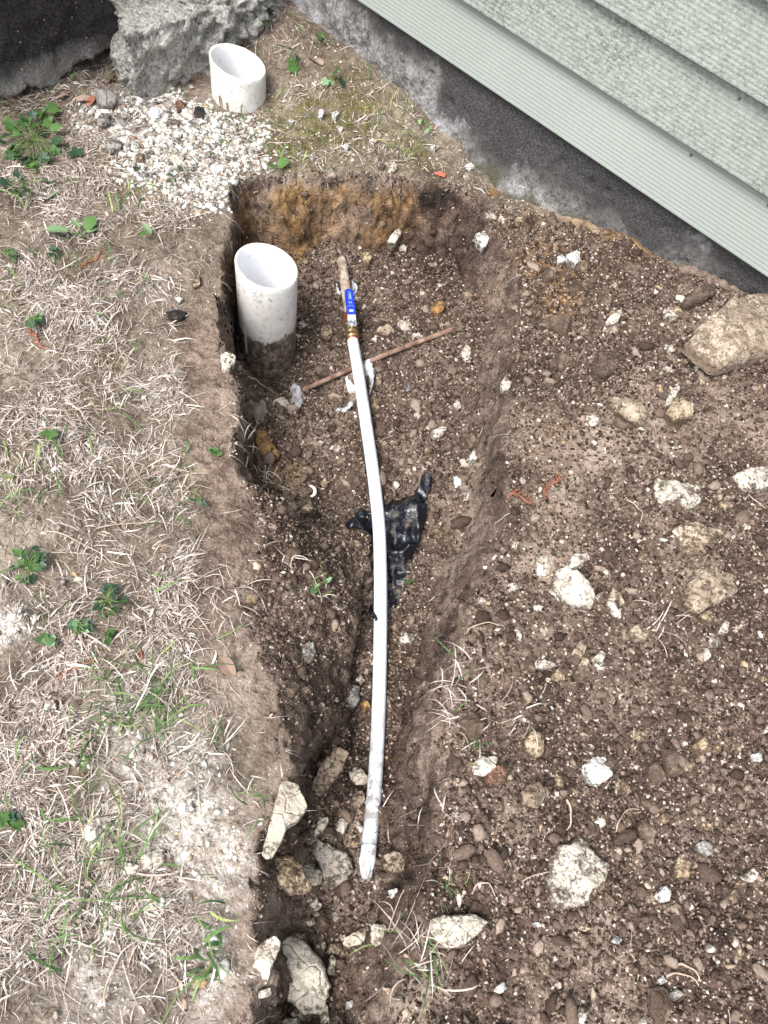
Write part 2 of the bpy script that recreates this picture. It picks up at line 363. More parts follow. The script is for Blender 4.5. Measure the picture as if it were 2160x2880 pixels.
for P3, r, s in [((760, 560, -.07), 95, 1.), ((700, 640, -.12), 80, .8), ((820, 640, -.13), 90, .9), ((930, 600, -.1), 80, .8), ((1010, 560, -.08), 60, .9), ((1060, 620, -.12), 80, .9), ((1130, 560, -.05), 70, .6), ((1280, 580, -.08), 60, .7), ((1355, 590, -.07), 40, .8),
                 ((1555, 730, .035), 90, 1.1), ((1600, 800, .035), 110, .7), ((1700, 690, .03), 80, .5), ((1560, 850, .035), 60, 1.), ((1480, 640, .0), 70, .7), ((1640, 640, .03), 70, .7), ((1780, 720, .04), 60, .6), ((1650, 760, .04), 70, .5), ((1560, 1200, .04), 60, .25), ((690, 800, -.1), 50, .5), ((780, 1270, -.1), 45, .9), ((650, 800, -.1), 30, .6), ((830, 1330, -.15), 50, .5), ((640, 1150, -.02), 30, .3)]:
    cc = G(P3[0], P3[1], P3[2]); e = np.linalg.norm(G(P3[0]+r, P3[1], P3[2])-cc)
    clay_m = np.maximum(clay_m, s*np.exp(-((X-cc[0])**2+(Y-cc[1])**2)/(e*e)))
dust_m = np.clip(blobs([(430, 1760+520, 90, .9), (560, 2280, 80, .8), (500, 2420, 120, .9), (480, 2560, 120, 1.), (600, 2500, 80, .7), (330, 2720, 100, .6), (560, 2150, 80, .7), (30, 1760, 60, .9), (430, 2100, 120, .5), (620, 2400, 90, .9), (550, 2650, 90, .8), (400, 2550, 120, .7), (250, 2750, 120, .7), (600, 2780, 70, .6), (350, 2000, 60, .4),
                        (430, 330, 110, .6), (520, 420, 120, .7), (600, 510, 80, .6), (1080, 2300, 10, .0)], X, Y)*wob(31), 0, 1)*(1-inhole)
moss_m = np.clip(blobs([(1000, 330, 130, .8), (820, 420, 90, .8), (1150, 420, 80, .7), (380, 520, 70, .7), (80, 830, 70, .6), (220, 1130, 60, .7), (40, 1330, 60, .6), (540, 1330, 60, .6), (330, 1880, 60, .5), (180, 2200, 60, .6), (300, 450, 70, .8), (290, 960, 50, .9), (300, 1030, 50, .8), (640, 1480, 45, .9), (860, 330, 110, .9), (960, 400, 100, .6), (130, 740, 60, .6), (160, 1560, 30, .7), (60, 2050, 60, .6), (1120, 190, 50, .6), (1230, 330, 40, .7), (600, 850, 50, .6), (430, 1330, 50, .6), (380, 1420, 30, .6), (210, 1240, 40, .5), (70, 1230, 40, .5), (100, 1730, 40, .6), (460, 620, 60, .4)], X, Y)*wob(41), 0, 1)*turfm
pack_m = np.clip(blobs([(1500, 1200, 110, 1.), (1560, 1300, 110, .9), (1650, 1270, 110, .8), (1520, 1420, 100, .7), (1350, 1480, 70, .6), (1500, 1600, 100, .6), (1400, 1850, 60, .6), (1500, 1750, 110, .7), (1600, 1800, 80, .6), (1330, 1350, 70, .6), (1250, 1300, 60, .4), (800, 1700, 60, .3), (1700, 1960, 110, .6), (1600, 1600, 80, .4), (1230, 680, 50, .3), (1800, 1250, 120, .5), (2000, 1200, 100, .6), (1900, 1450, 100, .4), (1750, 2000, 110, .5), (2050, 1950, 100, .45), (1500, 2350, 100, .35), (1850, 2450, 110, .35), (2050, 2350, 90, .4), (1450, 2200, 80, .4), (1650, 2700, 90, .3), (1100, 1350, 60, .35), (1000, 1250, 60, .3)], X, Y, .03)*wob(51), 0, 1)
strip = np.clip(1-np.abs(sd+.012)/.062, 0, 1)*np.clip((.42-Y)/.15, .25, 1)*np.clip((1.05-Y)/.2, 0, 1)*(X < .12)      # packed crust along the trench's left side
pack_m = np.clip(np.maximum(pack_m, .75*strip*(1+fbm(X*30, Y*30, 3, 77))), 0, 1)
# relief
d1, r1 = worley(X/.038, Y/.038, 1); d2, r2 = worley(X/.018, Y/.018, 2); d3, r3 = worley(X/.0095, Y/.0095, 3)
loose = np.clip(np.maximum(dug, inhole)*(1-.75*pack_m)*(1-.6*wallside), 0, 1)
rel = loose*((.55-d1)*.016*(r1**1.5) + (.5-d2)*.0085*r2 + (.5-d3)*.005 + .022*fbm(X*12, Y*12, 4, 91)) 
rel += (1-loose)*(.016*fbm(X*9, Y*9, 4, 92) + .005*fbm(X*60, Y*60, 3, 93) + (.5-d2)*.0025*r2)
rel += ins*(1-.3*loose)*.010*fbm(X*35, Y*35, 3, 97)
infield = np.clip((1.25-np.abs(X))/.2, 0, 1)*np.clip((2.7-Y)/.3, 0, 1)*np.clip((Y+.4)/.2, 0, 1)
ZH = base - depth + rel*(.25+.75*infield)
# cracks beside the trench's edge
crk = np.abs(fbm(X*26, Y*14, 3, 101))
ZH -= .014*np.exp(-(crk/.018)**2)*np.exp(-((sd-.005)/.03)**2)*(1-dug)
def ht(x, y):
    x = np.asarray(x, float); y = np.asarray(y, float)
    i = np.clip(np.searchsorted(gx, x)-1, 0, len(gx)-2); j = np.clip(np.searchsorted(gy, y)-1, 0, len(gy)-2)
    a = (x-gx[i])/(gx[i+1]-gx[i]); b = (y-gy[j])/(gy[j+1]-gy[j])
    return (ZH[i, j]*(1-a)+ZH[i+1, j]*a)*(1-b)+(ZH[i, j+1]*(1-a)+ZH[i+1, j+1]*a)*b
def samp(A, x, y):
    i = np.clip(np.searchsorted(gx, x)-1, 0, len(gx)-1); j = np.clip(np.searchsorted(gy, y)-1, 0, len(gy)-1); return A[i, j]
def hit(px, py):             # first point of the ground sheet seen through a pixel
    v = ray(px, py); t0 = (.2-H)/v[2]; t1 = (-.36-H)/v[2]
    t = np.linspace(t0, t1, 700); P = CAM+v*t[:, None]; b = P[:, 2] < ht(P[:, 0], P[:, 1])
    k = int(np.argmax(b)) if b.any() else len(t)-1
    return P[k]
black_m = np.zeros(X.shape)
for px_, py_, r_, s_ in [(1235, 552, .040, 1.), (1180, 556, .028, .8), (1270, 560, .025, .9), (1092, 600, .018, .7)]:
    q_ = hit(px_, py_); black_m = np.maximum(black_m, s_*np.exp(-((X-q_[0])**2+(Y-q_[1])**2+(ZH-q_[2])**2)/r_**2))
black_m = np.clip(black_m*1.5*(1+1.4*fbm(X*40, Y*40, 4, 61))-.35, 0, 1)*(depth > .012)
slope = np.hypot(np.gradient(ZH, gx, axis=0), np.gradient(ZH, gy, axis=1))
P3 = np.stack([X, Y, ZH], -1).reshape(-1, 3)
steep = np.clip((slope.ravel()-1.)/2, 0, 1)[:, None]
jit = np.stack([fb3(P3*np.array([45, 45, 45]), 3, 201), fb3(P3*45, 3, 211), fb3(P3*45, 3, 221)], 1)
P3 = P3 + jit*steep*np.array([.016, .016, .014])
jit2 = np.stack([fb3(P3*130, 2, 241), fb3(P3*130, 2, 251), fb3(P3*130, 2, 261)], 1)
P3 = P3 + jit2*steep*.006
clay_m = np.clip(clay_m*1.2*(1+1.9*fb3(P3*26, 4, 231, .6).reshape(X.shape)) - .10, 0, 1)*np.where((Y > .95) & ins | (X < .05), sstep((depth-.012-.03*(fbm(X*18, Y*18, 3, 22)))/.03), 1)
pack_m = pack_m*(1-clay_m)
ground = mesh_np('ground', P3, grid_faces(len(gx), len(gy))[:, ::-1], EARTH, attrs={
    'turf': np.clip(turfm, 0, 1).ravel(), 'clay': clay_m.ravel(), 'dust': dust_m.ravel(), 'moss': moss_m.ravel(), 'pack': pack_m.ravel(), 'black': black_m.ravel()})
tag(ground, 'trodden lawn soil with a dug hole and trench and loose earth heaped beside', kind='structure')

# ------------------------------------------------------------------ house: foundation and lap siding
house = empty('house_wall', list(A0-WN*.05+np.array([0, 0, -A0[2]])), 'house wall in pale green lap siding over a stained concrete foundation', 'house wall')
HR = Matrix(((WU[0], WN[0], 0), (WU[1], WN[1], 0), (0, 0, 1))).to_4x4()
house.matrix_world = Matrix.Translation(house.location) @ HR
YO = .05                      # house-local y of the siding's lower edge
f = M('stained_concrete', .9, .2)
v = f.pos('Object', scale=(1, 1, 1))
zz = f.sep(f.tc.outputs['Object'], 2)
big = f.noise(5, 5, .65, f.pos('Object', scale=(1, 1, .8))); mid = f.noise(26, 5, .7); fin = f.noise(140, 4, .7)
cb = f.ramp(f.math('ADD', f.math('MULTIPLY', mid, .5), f.math('MULTIPLY', fin, .5)), [(.40, (.070, .066, .060)), (.5, (.18, .172, .163)), (.59, (.36, .35, .345))])
sn = f.math('ADD', f.math('MULTIPLY', zz, 3.2), f.math('ADD', f.math('MULTIPLY', f.math('ADD', f.math('MULTIPLY', f.math('SUBTRACT', big, .5), 1.7), .5), 1.1), f.math('MULTIPLY', f.math('ADD', f.math('MULTIPLY', f.math('SUBTRACT', mid, .5), 1.8), .5), .5)))
xr = f.math('MINIMUM', f.math('MULTIPLY', f.math('SUBTRACT', f.math('ADD', f.sep(f.tc.outputs['Object'], 0), f.math('MULTIPLY', big, .4)), .30), .65), .10)
fsp = f.noise(330, 4, .75)
tot = f.math('ADD', f.math('ADD', sn, xr), f.math('MULTIPLY', f.math('ADD', fsp, fin), .75))
blk = f.ramp(f.math('MULTIPLY', f.math('SUBTRACT', tot, 1.455), 1.), [(.25, 0.), (.33, .6), (.46, .96)])
cb = f.mix(blk, cb, f.ramp(fsp, [(.40, (.008, .0075, .008)), (.60, (.085, .08, .08))]))
pale = f.math('MULTIPLY', f.ramp(f.noise(9, 5, .65), [(.50, 0.), (.60, .8)]), f.math('MULTIPLY', f.ramp(fsp, [(.44, 0.), (.52, 1.)]), f.math('SUBTRACT', 1., blk)))
cb = f.mix(pale, cb, (.50, .50, .53))
cb = f.mix(f.math('MULTIPLY', f.ramp(fsp, [(.34, 1.), (.42, 0.)]), .8), cb, (.06, .056, .05))
grn = f.math('MULTIPLY', f.ramp(f.math('ADD', zz, f.math('MULTIPLY', mid, .06)), [(.015, .85), (.075, 0.)]), f.ramp(f.noise(16, 3), [(.42, 0.), (.6, 1.)]))
cb = f.mix(grn, cb, (.06, .058, .028))
f.col(cb); f.bump(f.math('ADD', fin, mid), .7, .004)
u = np.arange(-2.2, 2.3, .009); zf = np.arange(-.35, S_Z+.03, .009)
U, V = np.meshgrid(u, zf, indexing='ij')
pit, pr = worley(U/.05, V/.05, 301)
off = YO+FOFF + .008*fbm(U*9, V*9, 4, 302) + .003*fbm(U*60, V*60, 3, 303) - .016*np.where(pr > .86, np.clip(.22-pit, 0, 1)/.22, 0) + .02*sstep((.03-V)/.1)
mesh_np('foundation', np.stack([U, off, V], -1).reshape(-1, 3), grid_faces(len(u), len(zf)), f.m, house)
def siding_mat(name, mild):
    m = M(name, .55, .3)
    st1 = m.noise(7, 5, .6); st2 = m.noise(120, 4, .7); st3 = m.noise(420, 3, .6, m.pos('Object', scale=(.5, 1, 1)))
    c = m.ramp(m.noise(3, 3), [(.3, (.250, .274, .247)), (.7, (.284, .308, .279))])
    k = m.math('MULTIPLY', m.ramp(m.math('ADD', m.math('MULTIPLY', st2, .5), m.math('MULTIPLY', st3, .5)), [(.44, 0.), (.57, 1.)]), m.ramp(st1, [(.38, mild*.45), (.62, mild*.95)]))
    c = m.mix(k, c, (.080, .080, .058))
    c = m.mix(m.math('MULTIPLY', m.ramp(m.noise(260, 2, .5), [(.66, 0.), (.72, 1.)]), mild*.5), c, (.46, .49, .46))
    v1 = m.vor(26); vcol = m.vor(26, out='Color')
    dot = m.math('MULTIPLY', m.ramp(v1, [(.05, 1.), (.10, 0.)]), m.ramp(m.sep(vcol, 0), [(.78, 0.), (.80, 1.)], 'CONSTANT'))
    c = m.mix(m.math('MULTIPLY', dot, .85), c, (.03, .032, .03)); m.col(c); m.bump(m.noise(300, 3), .25, .001); return m.m
SID_A, SID_B = siding_mat('clean_siding', .10), siding_mat('mildewed_siding', .8)
EXPO = .1140; NG = 19
prof = [(.0, -.006), (-.004, -.0035), (-.0055, .0)]           # (y from the lower face, z)
zs = np.linspace(.0, EXPO+.016, NG*5+1)
pr2 = [(-.019*(q/(EXPO)) + .0007*(abs(math.sin(math.pi*NG*q/(EXPO+.016)))**.6) - .0007 - .0005, q) for q in zs]
pf = np.array([(-.021, .001), (-.014, -.001), (-.003, -.0015), (-.0008, .0005)] + pr2[1:] + [(-.030, EXPO+.016)])
def board_mesh():
    uu = np.linspace(-2.3, 2.4, 48)
    Vb = np.stack([np.repeat(uu, len(pf)), np.tile(pf[:, 0], len(uu)) + .0012*np.repeat(np.array([vnoise(np.array([q*3]), np.array([.5]))[0] for q in uu]), len(pf)), np.tile(pf[:, 1], len(uu))], 1)
    return Vb, grid_faces(len(uu), len(pf))
Vb, Fb = board_mesh()
first = None
for k in range(20):
    if k == 0:
        b = mesh_np('siding_board', Vb, Fb, SID_A, house, smooth=False); first = b
    elif k == 1:
        b = mesh_np('siding_board', Vb, Fb, SID_B, house, smooth=False); second = b
    else:
        b = second.copy(); COL.objects.link(b); b.parent = house
    b.location = (0.013*((k*7) % 5), YO, S_Z+k*EXPO)
# sheathing behind the boards, so the wall has a body
vv8 = [(-2.3, YO-.045, S_Z+.012), (2.4, YO-.045, S_Z+.012), (2.4, YO-.045, S_Z+20*EXPO), (-2.3, YO-.045, S_Z+20*EXPO), (-2.3, YO-.2, S_Z+.012), (2.4, YO-.2, S_Z+.012), (2.4, YO-.2, S_Z+20*EXPO), (-2.3, YO-.2, S_Z+20*EXPO)]
sh = M('dark_sheathing', .9).col((.05, .045, .04)).m
mesh_np('sheathing', vv8, [[0, 1, 2, 3], [1, 5, 6, 2], [5, 4, 7, 6], [4, 0, 3, 7], [3, 2, 6, 7], [4, 5, 1, 0]], sh, house, smooth=False)

# ------------------------------------------------------------------ old concrete at the top left
def con_mat(name, a, b, dark, band):
    m = M(name, .95, .15); z = m.sep(m.tc.outputs['Object'], 2)
    n1 = m.noise(30, 5, .7); n2 = m.noise(170, 4, .7); n3 = m.noise(6, 3)
    c = m.ramp(m.math('ADD', m.math('MULTIPLY', n1, .45), m.math('MULTIPLY', n2, .55)), [(.38, a), (.60, b)])
    k = m.ramp(m.math('ADD', m.math('ADD', z, m.math('MULTIPLY', n1, .05)), m.math('MULTIPLY', n3, .05)), band)
    c = m.mix(k, c, m.ramp(n2, [(.36, tuple(q*.5 for q in dark)), (.62, tuple(q*1.7 for q in dark))]))
    v1 = m.vor(95); vcol = m.vor(95, out='Color')
    dot = m.math('MULTIPLY', m.ramp(v1, [(.10, 1.), (.22, 0.)]), m.ramp(m.sep(vcol, 0), [(.80, 0.), (.82, 1.)], 'CONSTANT'))
    c = m.mix(m.math('MULTIPLY', dot, .7), c, (.5, .48, .45)); m.col(c); m.bump(m.math('ADD', n1, n2), .9, .006); return m.m
def slab(name, A, B, back, z0, z1, mat, amp, pitamp, label, cat, res=.012, undercut=0., botnoise=0., top_slope=0., seed=0, rnd=.02):
    """a block: front face from A to B (x,y), running `back` metres away from the camera"""
    A = np.array(A[:2]); B = np.array(B[:2]); L = np.linalg.norm(B-A); e = (B-A)/L; nb = np.array([-e[1], e[0]])
    if nb[1] < 0: nb = -nb
    # cross-section loop: bottom back -> front bottom -> front top -> top back
    hh = z1-z0; nf = max(int(hh/res), 4); nt = max(int(back/res), 4)
    sec = [(back, 0.)] + [(undercut*(1-k/nf)**2, k/nf*hh) for k in range(nf)] + [(rnd*(1-math.cos(q)), hh-rnd+rnd*math.sin(q)) for q in np.linspace(.2, 1.4, 4)] + [(k/nt*back, hh+top_slope*k/nt*back) for k in range(1, nt+1)]
    sec = np.array(sec); nl = int(L/res)+2
    t = np.linspace(0, L, nl); V = np.zeros((nl, len(sec), 3))
    V[:, :, 0] = A[0]+e[0]*t[:, None]+nb[0]*sec[None, :, 0]; V[:, :, 1] = A[1]+e[1]*t[:, None]+nb[1]*sec[None, :, 0]; V[:, :, 2] = z0+sec[None, :, 1]
    fr = np.clip(1-sec[:, 1]/max(hh*.5, .01), 0, 1)
    V[:, 1:nf+1, 2] += (botnoise*fbm(t*9, t*0+seed, 6, seed, .65)[:, None]*fr[None, 1:nf+1])
    p = V.reshape(-1, 3)
    nd = amp*np.stack([fb3(p*14, 4, seed+1, .6), fb3(p*14, 4, seed+5, .6), fb3(p*14, 4, seed+9, .6)], 1)
    wq, wr = worley(t[:, None]/.022+sec[None, :, 1]*9+sec[None, :, 0]*0, (sec[None, :, 1]+sec[None, :, 0])/.022+t[:, None]*0, seed)
    pd = (np.clip(.5-wq, 0, 1)*pitamp*(wr > .4)).reshape(-1)
    fm = np.repeat((sec[None, :, 0] < .03).astype(float), nl, 0).reshape(-1)
    nd[:, 0] += nb[0]*pd*fm; nd[:, 1] += nb[1]*pd*fm; nd[:, 2] -= pd*(1-fm)*.5
    p = p+nd; Fa = grid_faces(nl, len(sec)).tolist()
    m = len(sec); Fa += [list(range(m)), list(range((nl-1)*m, nl*m))[::-1]]
    o = mesh_np(name, p, Fa, mat); tag(o, label, cat); return recenter(o)
CA = con_mat('mouldy_concrete', (.20, .19, .175), (.46, .44, .41), (.034, .031, .029), [(.055, 0.), (.125, 1.)])
CB = con_mat('rough_concrete', (.085, .080, .072), (.54, .52, .475), (.22, .21, .19), [(.02, 0.), (.5, .4)])
pA = G(-260, 345, .03); pB = G(430, 112, .03)
slab('concrete_wall', pA, pB, .3, .005, .52, CA, .016, .006, 'dark mould-stained concrete wall face with a broken pale lower edge', 'wall', undercut=.03, botnoise=.035, seed=400, res=.008)
def lump(name, foot, z0, ztop, mat, label, cat, seed, res=.007, amp=.03, pitamp=.02):
    """rough block over a four-cornered footprint (front-left, front-right, back-right, back-left), tops given per corner"""
    foot = np.array([p[:2] for p in foot]); ztop = np.array(ztop); V = []; Fa = []
    def quad(fn, nu, nv):
        q0 = len(V); uu, vv_ = np.meshgrid(np.linspace(0, 1, nu), np.linspace(0, 1, nv), indexing='ij'); V.extend(fn(uu, vv_).reshape(-1, 3)); Fa.extend((grid_faces(nu, nv)+q0).tolist())
    def side(k):
        a, b = foot[k], foot[(k+1) % 4]; za, zb_ = ztop[k], ztop[(k+1) % 4]
        def fn(u_, v_):
            p = a+(b-a)*u_[..., None]; zz_ = z0+(za+(zb_-za)*u_-z0)*v_; return np.concatenate([p, zz_[..., None]], -1)
        quad(fn, max(int(np.linalg.norm(b-a)/res), 6), max(int((ztop.mean()-z0)/res), 6))
    for k in range(4): side(k)
    def top(u_, v_):
        w0, w1, w2, w3 = (1-u_)*(1-v_), u_*(1-v_), u_*v_, (1-u_)*v_
        p = sum(w_[..., None]*c_ for w_, c_ in zip((w0, w1, w2, w3), foot)); zz_ = sum(w_*c_ for w_, c_ in zip((w0, w1, w2, w3), ztop)); return np.concatenate([p, zz_[..., None]], -1)
    quad(top, int(np.linalg.norm(foot[1]-foot[0])/res), int(np.linalg.norm(foot[3]-foot[0])/res))
    V = np.array(V); c = np.array([*foot.mean(0), .5*(z0+ztop.mean())]); hx = .5*np.linalg.norm(foot[1]-foot[0])
    d = V-c; d /= np.linalg.norm(d, axis=1)[:, None]
    n1 = fb3(V*11, 5, seed, .6); n2 = fb3(V*55, 3, seed+9, .6)
    cell = np.floor(V/.016); f_ = V/.016; best = np.full(len(V), 9.); rr_ = np.zeros(len(V))
    for a in (-1, 0, 1):
        for b in (-1, 0, 1):
            for e in (-1, 0, 1):
                q = cell+np.array([a, b, e]); h = np.stack([_hash(q[:, 0], q[:, 1], q[:, 2], seed+t) for t in (1, 2, 3)], 1); dd_ = np.linalg.norm(q+h-f_, axis=1); m_ = dd_ < best
                best = np.where(m_, dd_, best); rr_ = np.where(m_, h[:, 0], rr_)
    topw = np.clip((V[:, 2]-ztop.min())/.02, 0, 1)*np.clip(((V[:, 0]-foot[0][0])/(foot[1][0]-foot[0][0])), 0, 1)
    disp = amp*n1*1.6 + .030*n2 - 2.0*pitamp*np.clip(.6-best, 0, 1)*(rr_ > .45)*(1-.8*topw) + .010*np.clip(.4-best, 0, 1)*(rr_ < .25)
    # corners worn round
    ex = np.sort(np.abs((V-c)/np.array([hx, hx*1.2, .5*(ztop.mean()-z0)])), axis=1); disp -= .020*np.clip(ex[:, 1]-.72, 0, 1)*2.
    o = mesh_np(name, V+d*disp[:, None], Fa, mat); bm_ = o.modifiers.new('weld', 'WELD'); bm_.merge_threshold = .0005; tag(o, label, cat); return recenter(o)
fA, fB = G(384, 284, -.01), G(742, 140, .0); fC = fB+np.array([.10, .42, 0]); fD = G(226, 168, .0)+np.array([-.07, .22, 0])
lump('concrete_block', [fA, fB, fC, fD], -.03, [.125, .105, .17, .17], CB, 'rough pitted grey concrete lump behind the short white pipe', 'concrete block', 440)

# ------------------------------------------------------------------ pipes
def pvc(name, base, dirt_top, seed):
    m = M(name, .42, .4); z = m.sep(m.tc.outputs['Object'], 2)
    n1 = m.noise(22, 5, .65, m.pos('Object', scale=(1, 1, .6))); n2 = m.noise(110, 4, .7); n3 = m.noise(40, 4, .65, m.pos('Object', scale=(1.8, 1.8, .35)))
    c = m.mix(m.ramp(n1, [(.40, 0.), (.66, .75)]), base, (.52, .47, .40))
    c = m.mix(m.ramp(n2, [(.56, 0.), (.66, .7)]), c, (.26, .22, .18))
    if dirt_top is not None:
        k = m.ramp(m.math('ADD', m.math('SUBTRACT', dirt_top+.02, z), m.math('MULTIPLY', m.math('SUBTRACT', n3, .5), .07)), [(.02, 0.), (.026, 1.)])
        haz = m.ramp(m.math('ADD', m.math('SUBTRACT', dirt_top+.06, z), m.math('MULTIPLY', n1, .05)), [(.03, 0.), (.09, .5)])
        c = m.mix(haz, c, (.47, .42, .36))
        dr = m.ramp(m.math('ADD', m.math('MULTIPLY', n2, .6), m.math('MULTIPLY', m.noise(48, 5, .7), .4)), [(.40, (.045, .033, .025)), (.5, (.140, .108, .083)), (.60, (.36, .29, .225))])
        ny = m.noise(24, 3, .6, m.pos('Object', scale=(1.5, 1.5, .5)))
        k = m.math('MULTIPLY', k, m.ramp(ny, [(.31, .1), (.35, 1.)]))
        c = m.mix(k, c, dr)
    xyz = m.tc.outputs['Object']; x_, y_ = m.sep(xyz, 0), m.sep(xyz, 1)
    rad_ = m.math('SQRT', m.math('ADD', m.math('MULTIPLY', x_, x_), m.math('MULTIPLY', y_, y_)))
    c = m.mix(m.ramp(m.math('MULTIPLY', rad_, 10.), [(.522, 1.), (.526, 0.)]), c, m.mix(m.ramp(m.noise(60, 4), [(.60, 0.), (.72, .5)]), (.86, .865, .88), (.5, .47, .42)))
    m.col(c); m.bump(n2, .2, .001); return m.m
def cut_pipe(name, cx, cy, z0, a, b, zbot, mat, lean, label):
    R, r = .057, .0518; n = 72; th = np.linspace(0, 2*np.pi, n, endpoint=False); rows = []
    def top(rr): return z0+a*np.cos(th)*rr+b*np.sin(th)*rr
    def ring(rr, z, dz=0.):
        z = np.broadcast_to(z, (n,)) + dz; return np.stack([rr*np.cos(th)+lean[0]*(z-z0), rr*np.sin(th)+lean[1]*(z-z0), z-zbot], 1)
    for q in np.linspace(0, 1, 26): rows.append(ring(R, zbot+(top(R)-.0012-zbot)*q))
    tn = .0008*fbm(th*9, th*0, 3, 55)
    rows.append(ring(R-.001, top(R), tn)); rows.append(ring(r+.001, top(r), tn))
    for q in np.linspace(1, 0, 14): rows.append(ring(r, zbot+(top(r)-.0012-zbot)*q))
    V = np.array(rows).reshape(-1, 3); o = mesh_np(name, V, grid_faces(len(rows), n, True), mat)
    o.location = (cx, cy, zbot); return tag(o, label, 'pipe')
PV1 = pvc('white_pvc_weathered', (.82, .81, .785), None, 1)
PV2 = pvc('white_pvc_dug_up', (.80, .79, .76), .182, 2)
cut_pipe('drain_pipe', -.5175, 1.4983, .0581, -.2414, -.0678, -.16, PV1, (0, 0), 'short white pipe with a slanted cut top beside the rough concrete lump')
bigpipe = cut_pipe('drain_pipe', -.3174, 1.027, -.0045, -.2061, -.0527, -.325, PV2, (0, 0), 'tall white pipe rising from the hole, its lower half caked in soil')
# small stains and a blue smear on the short pipe
def patch_on_pipe(parent, name, ang, z, wa, hz, mat, R=.0574, seed=0):
    n = 14; t = np.linspace(0, 2*np.pi, n, endpoint=False); rr = 1+.55*np.array([_v for _v in fbm(np.cos(t)*2+seed, np.sin(t)*2, 2, seed)])
    A = ang+wa*rr*np.cos(t); ZZ = z+hz*rr*np.sin(t)
    V = np.vstack([[R*math.cos(ang), R*math.sin(ang), z], np.stack([R*np.cos(A), R*np.sin(A), ZZ], 1)])
    return mesh_np(name, V, [[0, i+1, (i+1) % n+1] for i in range(n)], mat, parent)
stain = M('mud_stain', .9).col((.20, .165, .12)).m; bluep = M('blue_paint', .6).col((.20, .52, .70)).m; darkst = M('dark_stain', .9).col((.035, .03, .026)).m
shortp = bpy.data.objects['drain_pipe']
for an, z, wa, hz, mt in [(-2.02, .152, .055, .014, stain), (-1.93, .148, .03, .012, stain), (-1.70, .146, .05, .009, stain), (-1.67, .135, .03, .004, darkst), (-1.78, .122, .10, .0035, darkst), (-1.44, .122, .04, .003, darkst), (-1.57, .128, .02, .002, darkst)]:
    patch_on_pipe(shortp, 'mud_stain', an, z+.008, wa, hz, mt, seed=int(an*-100))
patch_on_pipe(shortp, 'blue_smear', -1.74, .118, .045, .005, bluep, seed=8)
white_run = M('white_cement_run', .6).col((.75, .74, .71)).m
for an, z, wa, hz in [(-2.12, .16, .06, .045), (-2.2, .185, .10, .012)]:
    patch_on_pipe(bigpipe, 'cement_run', an, z, wa, hz, white_run, seed=3)

# water line: old stub, ball valve, white tube - all joined, so one thing
wp = M('white_tube', .32, .45); n1 = wp.noise(160, 4, .7); wz = wp.noise(12, 3)
wp.col(wp.mix(wp.ramp(wp.math('ADD', wp.math('MULTIPLY', n1, .7), wp.math('MULTIPLY', wp.noise(25, 4, .6), .3)), [(.57, 0.), (.66, .55)]), wp.mix(wz, (.74, .79, .87), (.78, .83, .90)), (.42, .40, .40)))
yy = wp.sep(wp.tc.outputs['Object'], 1)
mudk = wp.math('MULTIPLY', wp.ramp(wp.math('MULTIPLY', yy, -1.), [(.70, .12), (.80, .75)]), wp.ramp(wp.noise(48, 5, .7), [(.46, 0.), (.60, 1.)]))
wp.col(wp.mix(mudk, wp.b.inputs['Base Color'].links[0].from_socket, (.20, .155, .12)))
WP = wp.m
brass = M('brass', .32, .5); brass.b.inputs['Metallic'].default_value = .9; brass.col(brass.ramp(brass.noise(90, 4), [(.3, (.33, .23, .10)), (.7, (.62, .48, .27))])); BRASS = brass.m
zinc = M('zinc_plate', .3, .5); zinc.b.inputs['Metallic'].default_value = .85; zinc.col((.72, .74, .76)); ZINC = zinc.m
blue = M('blue_vinyl', .38, .5).col((.008, .035, .46)).m
bluel = M('pale_blue_print', .5).col((.32, .44, .78)).m
copper = M('copper_ring', .4, .5); copper.b.inputs['Metallic'].default_value = .7; copper.col((.42, .16, .12)); COPPER = copper.m
oldm = M('old_pipe', .85); oldm.col(oldm.ramp(oldm.noise(60, 5, .7), [(.32, (.13, .088, .06)), (.5, (.32, .25, .19)), (.68, (.55, .50, .45))])); oldm.bump(oldm.noise(120), .6, .003)
AX = [(992, 957, -.150), (1001, 1007, -.143), (1015, 1094, -.134), (1028, 1181, -.128), (1044, 1290, -.126), (1058, 1400, -.129), (1067, 1500, -.132), (1070, 1620, -.136), (1070, 1750, -.142), (1068, 1900, -.165), (1063, 2050, -.200), (1056, 2180, -.205), (1047, 2290, -.205), (1038, 2380, -.205)]
AZ = [max(z, hit(a, b)[2]+(.006 if i < 3 else .0085)) for i, (a, b, z) in enumerate(AX)]
for _ in range(2): AZ = [AZ[0]] + [max(AZ[i], .25*AZ[i-1]+.5*AZ[i]+.25*AZ[i+1]) for i in range(1, len(AZ)-1)] + [AZ[-1]]
PP = catmull([G(a, b, z) for (a, b, _), z in zip(AX, AZ)], 8)
wl0 = empty('water_pipe', list(PP[0]), 'white plastic water tube with a blue-handled brass valve along the trench', 'pipe')
L0 = PP[0]
Vt, Ft = tube(PP, .0111, 24); mesh_np('tube', Vt-L0, Ft, WP, wl0)
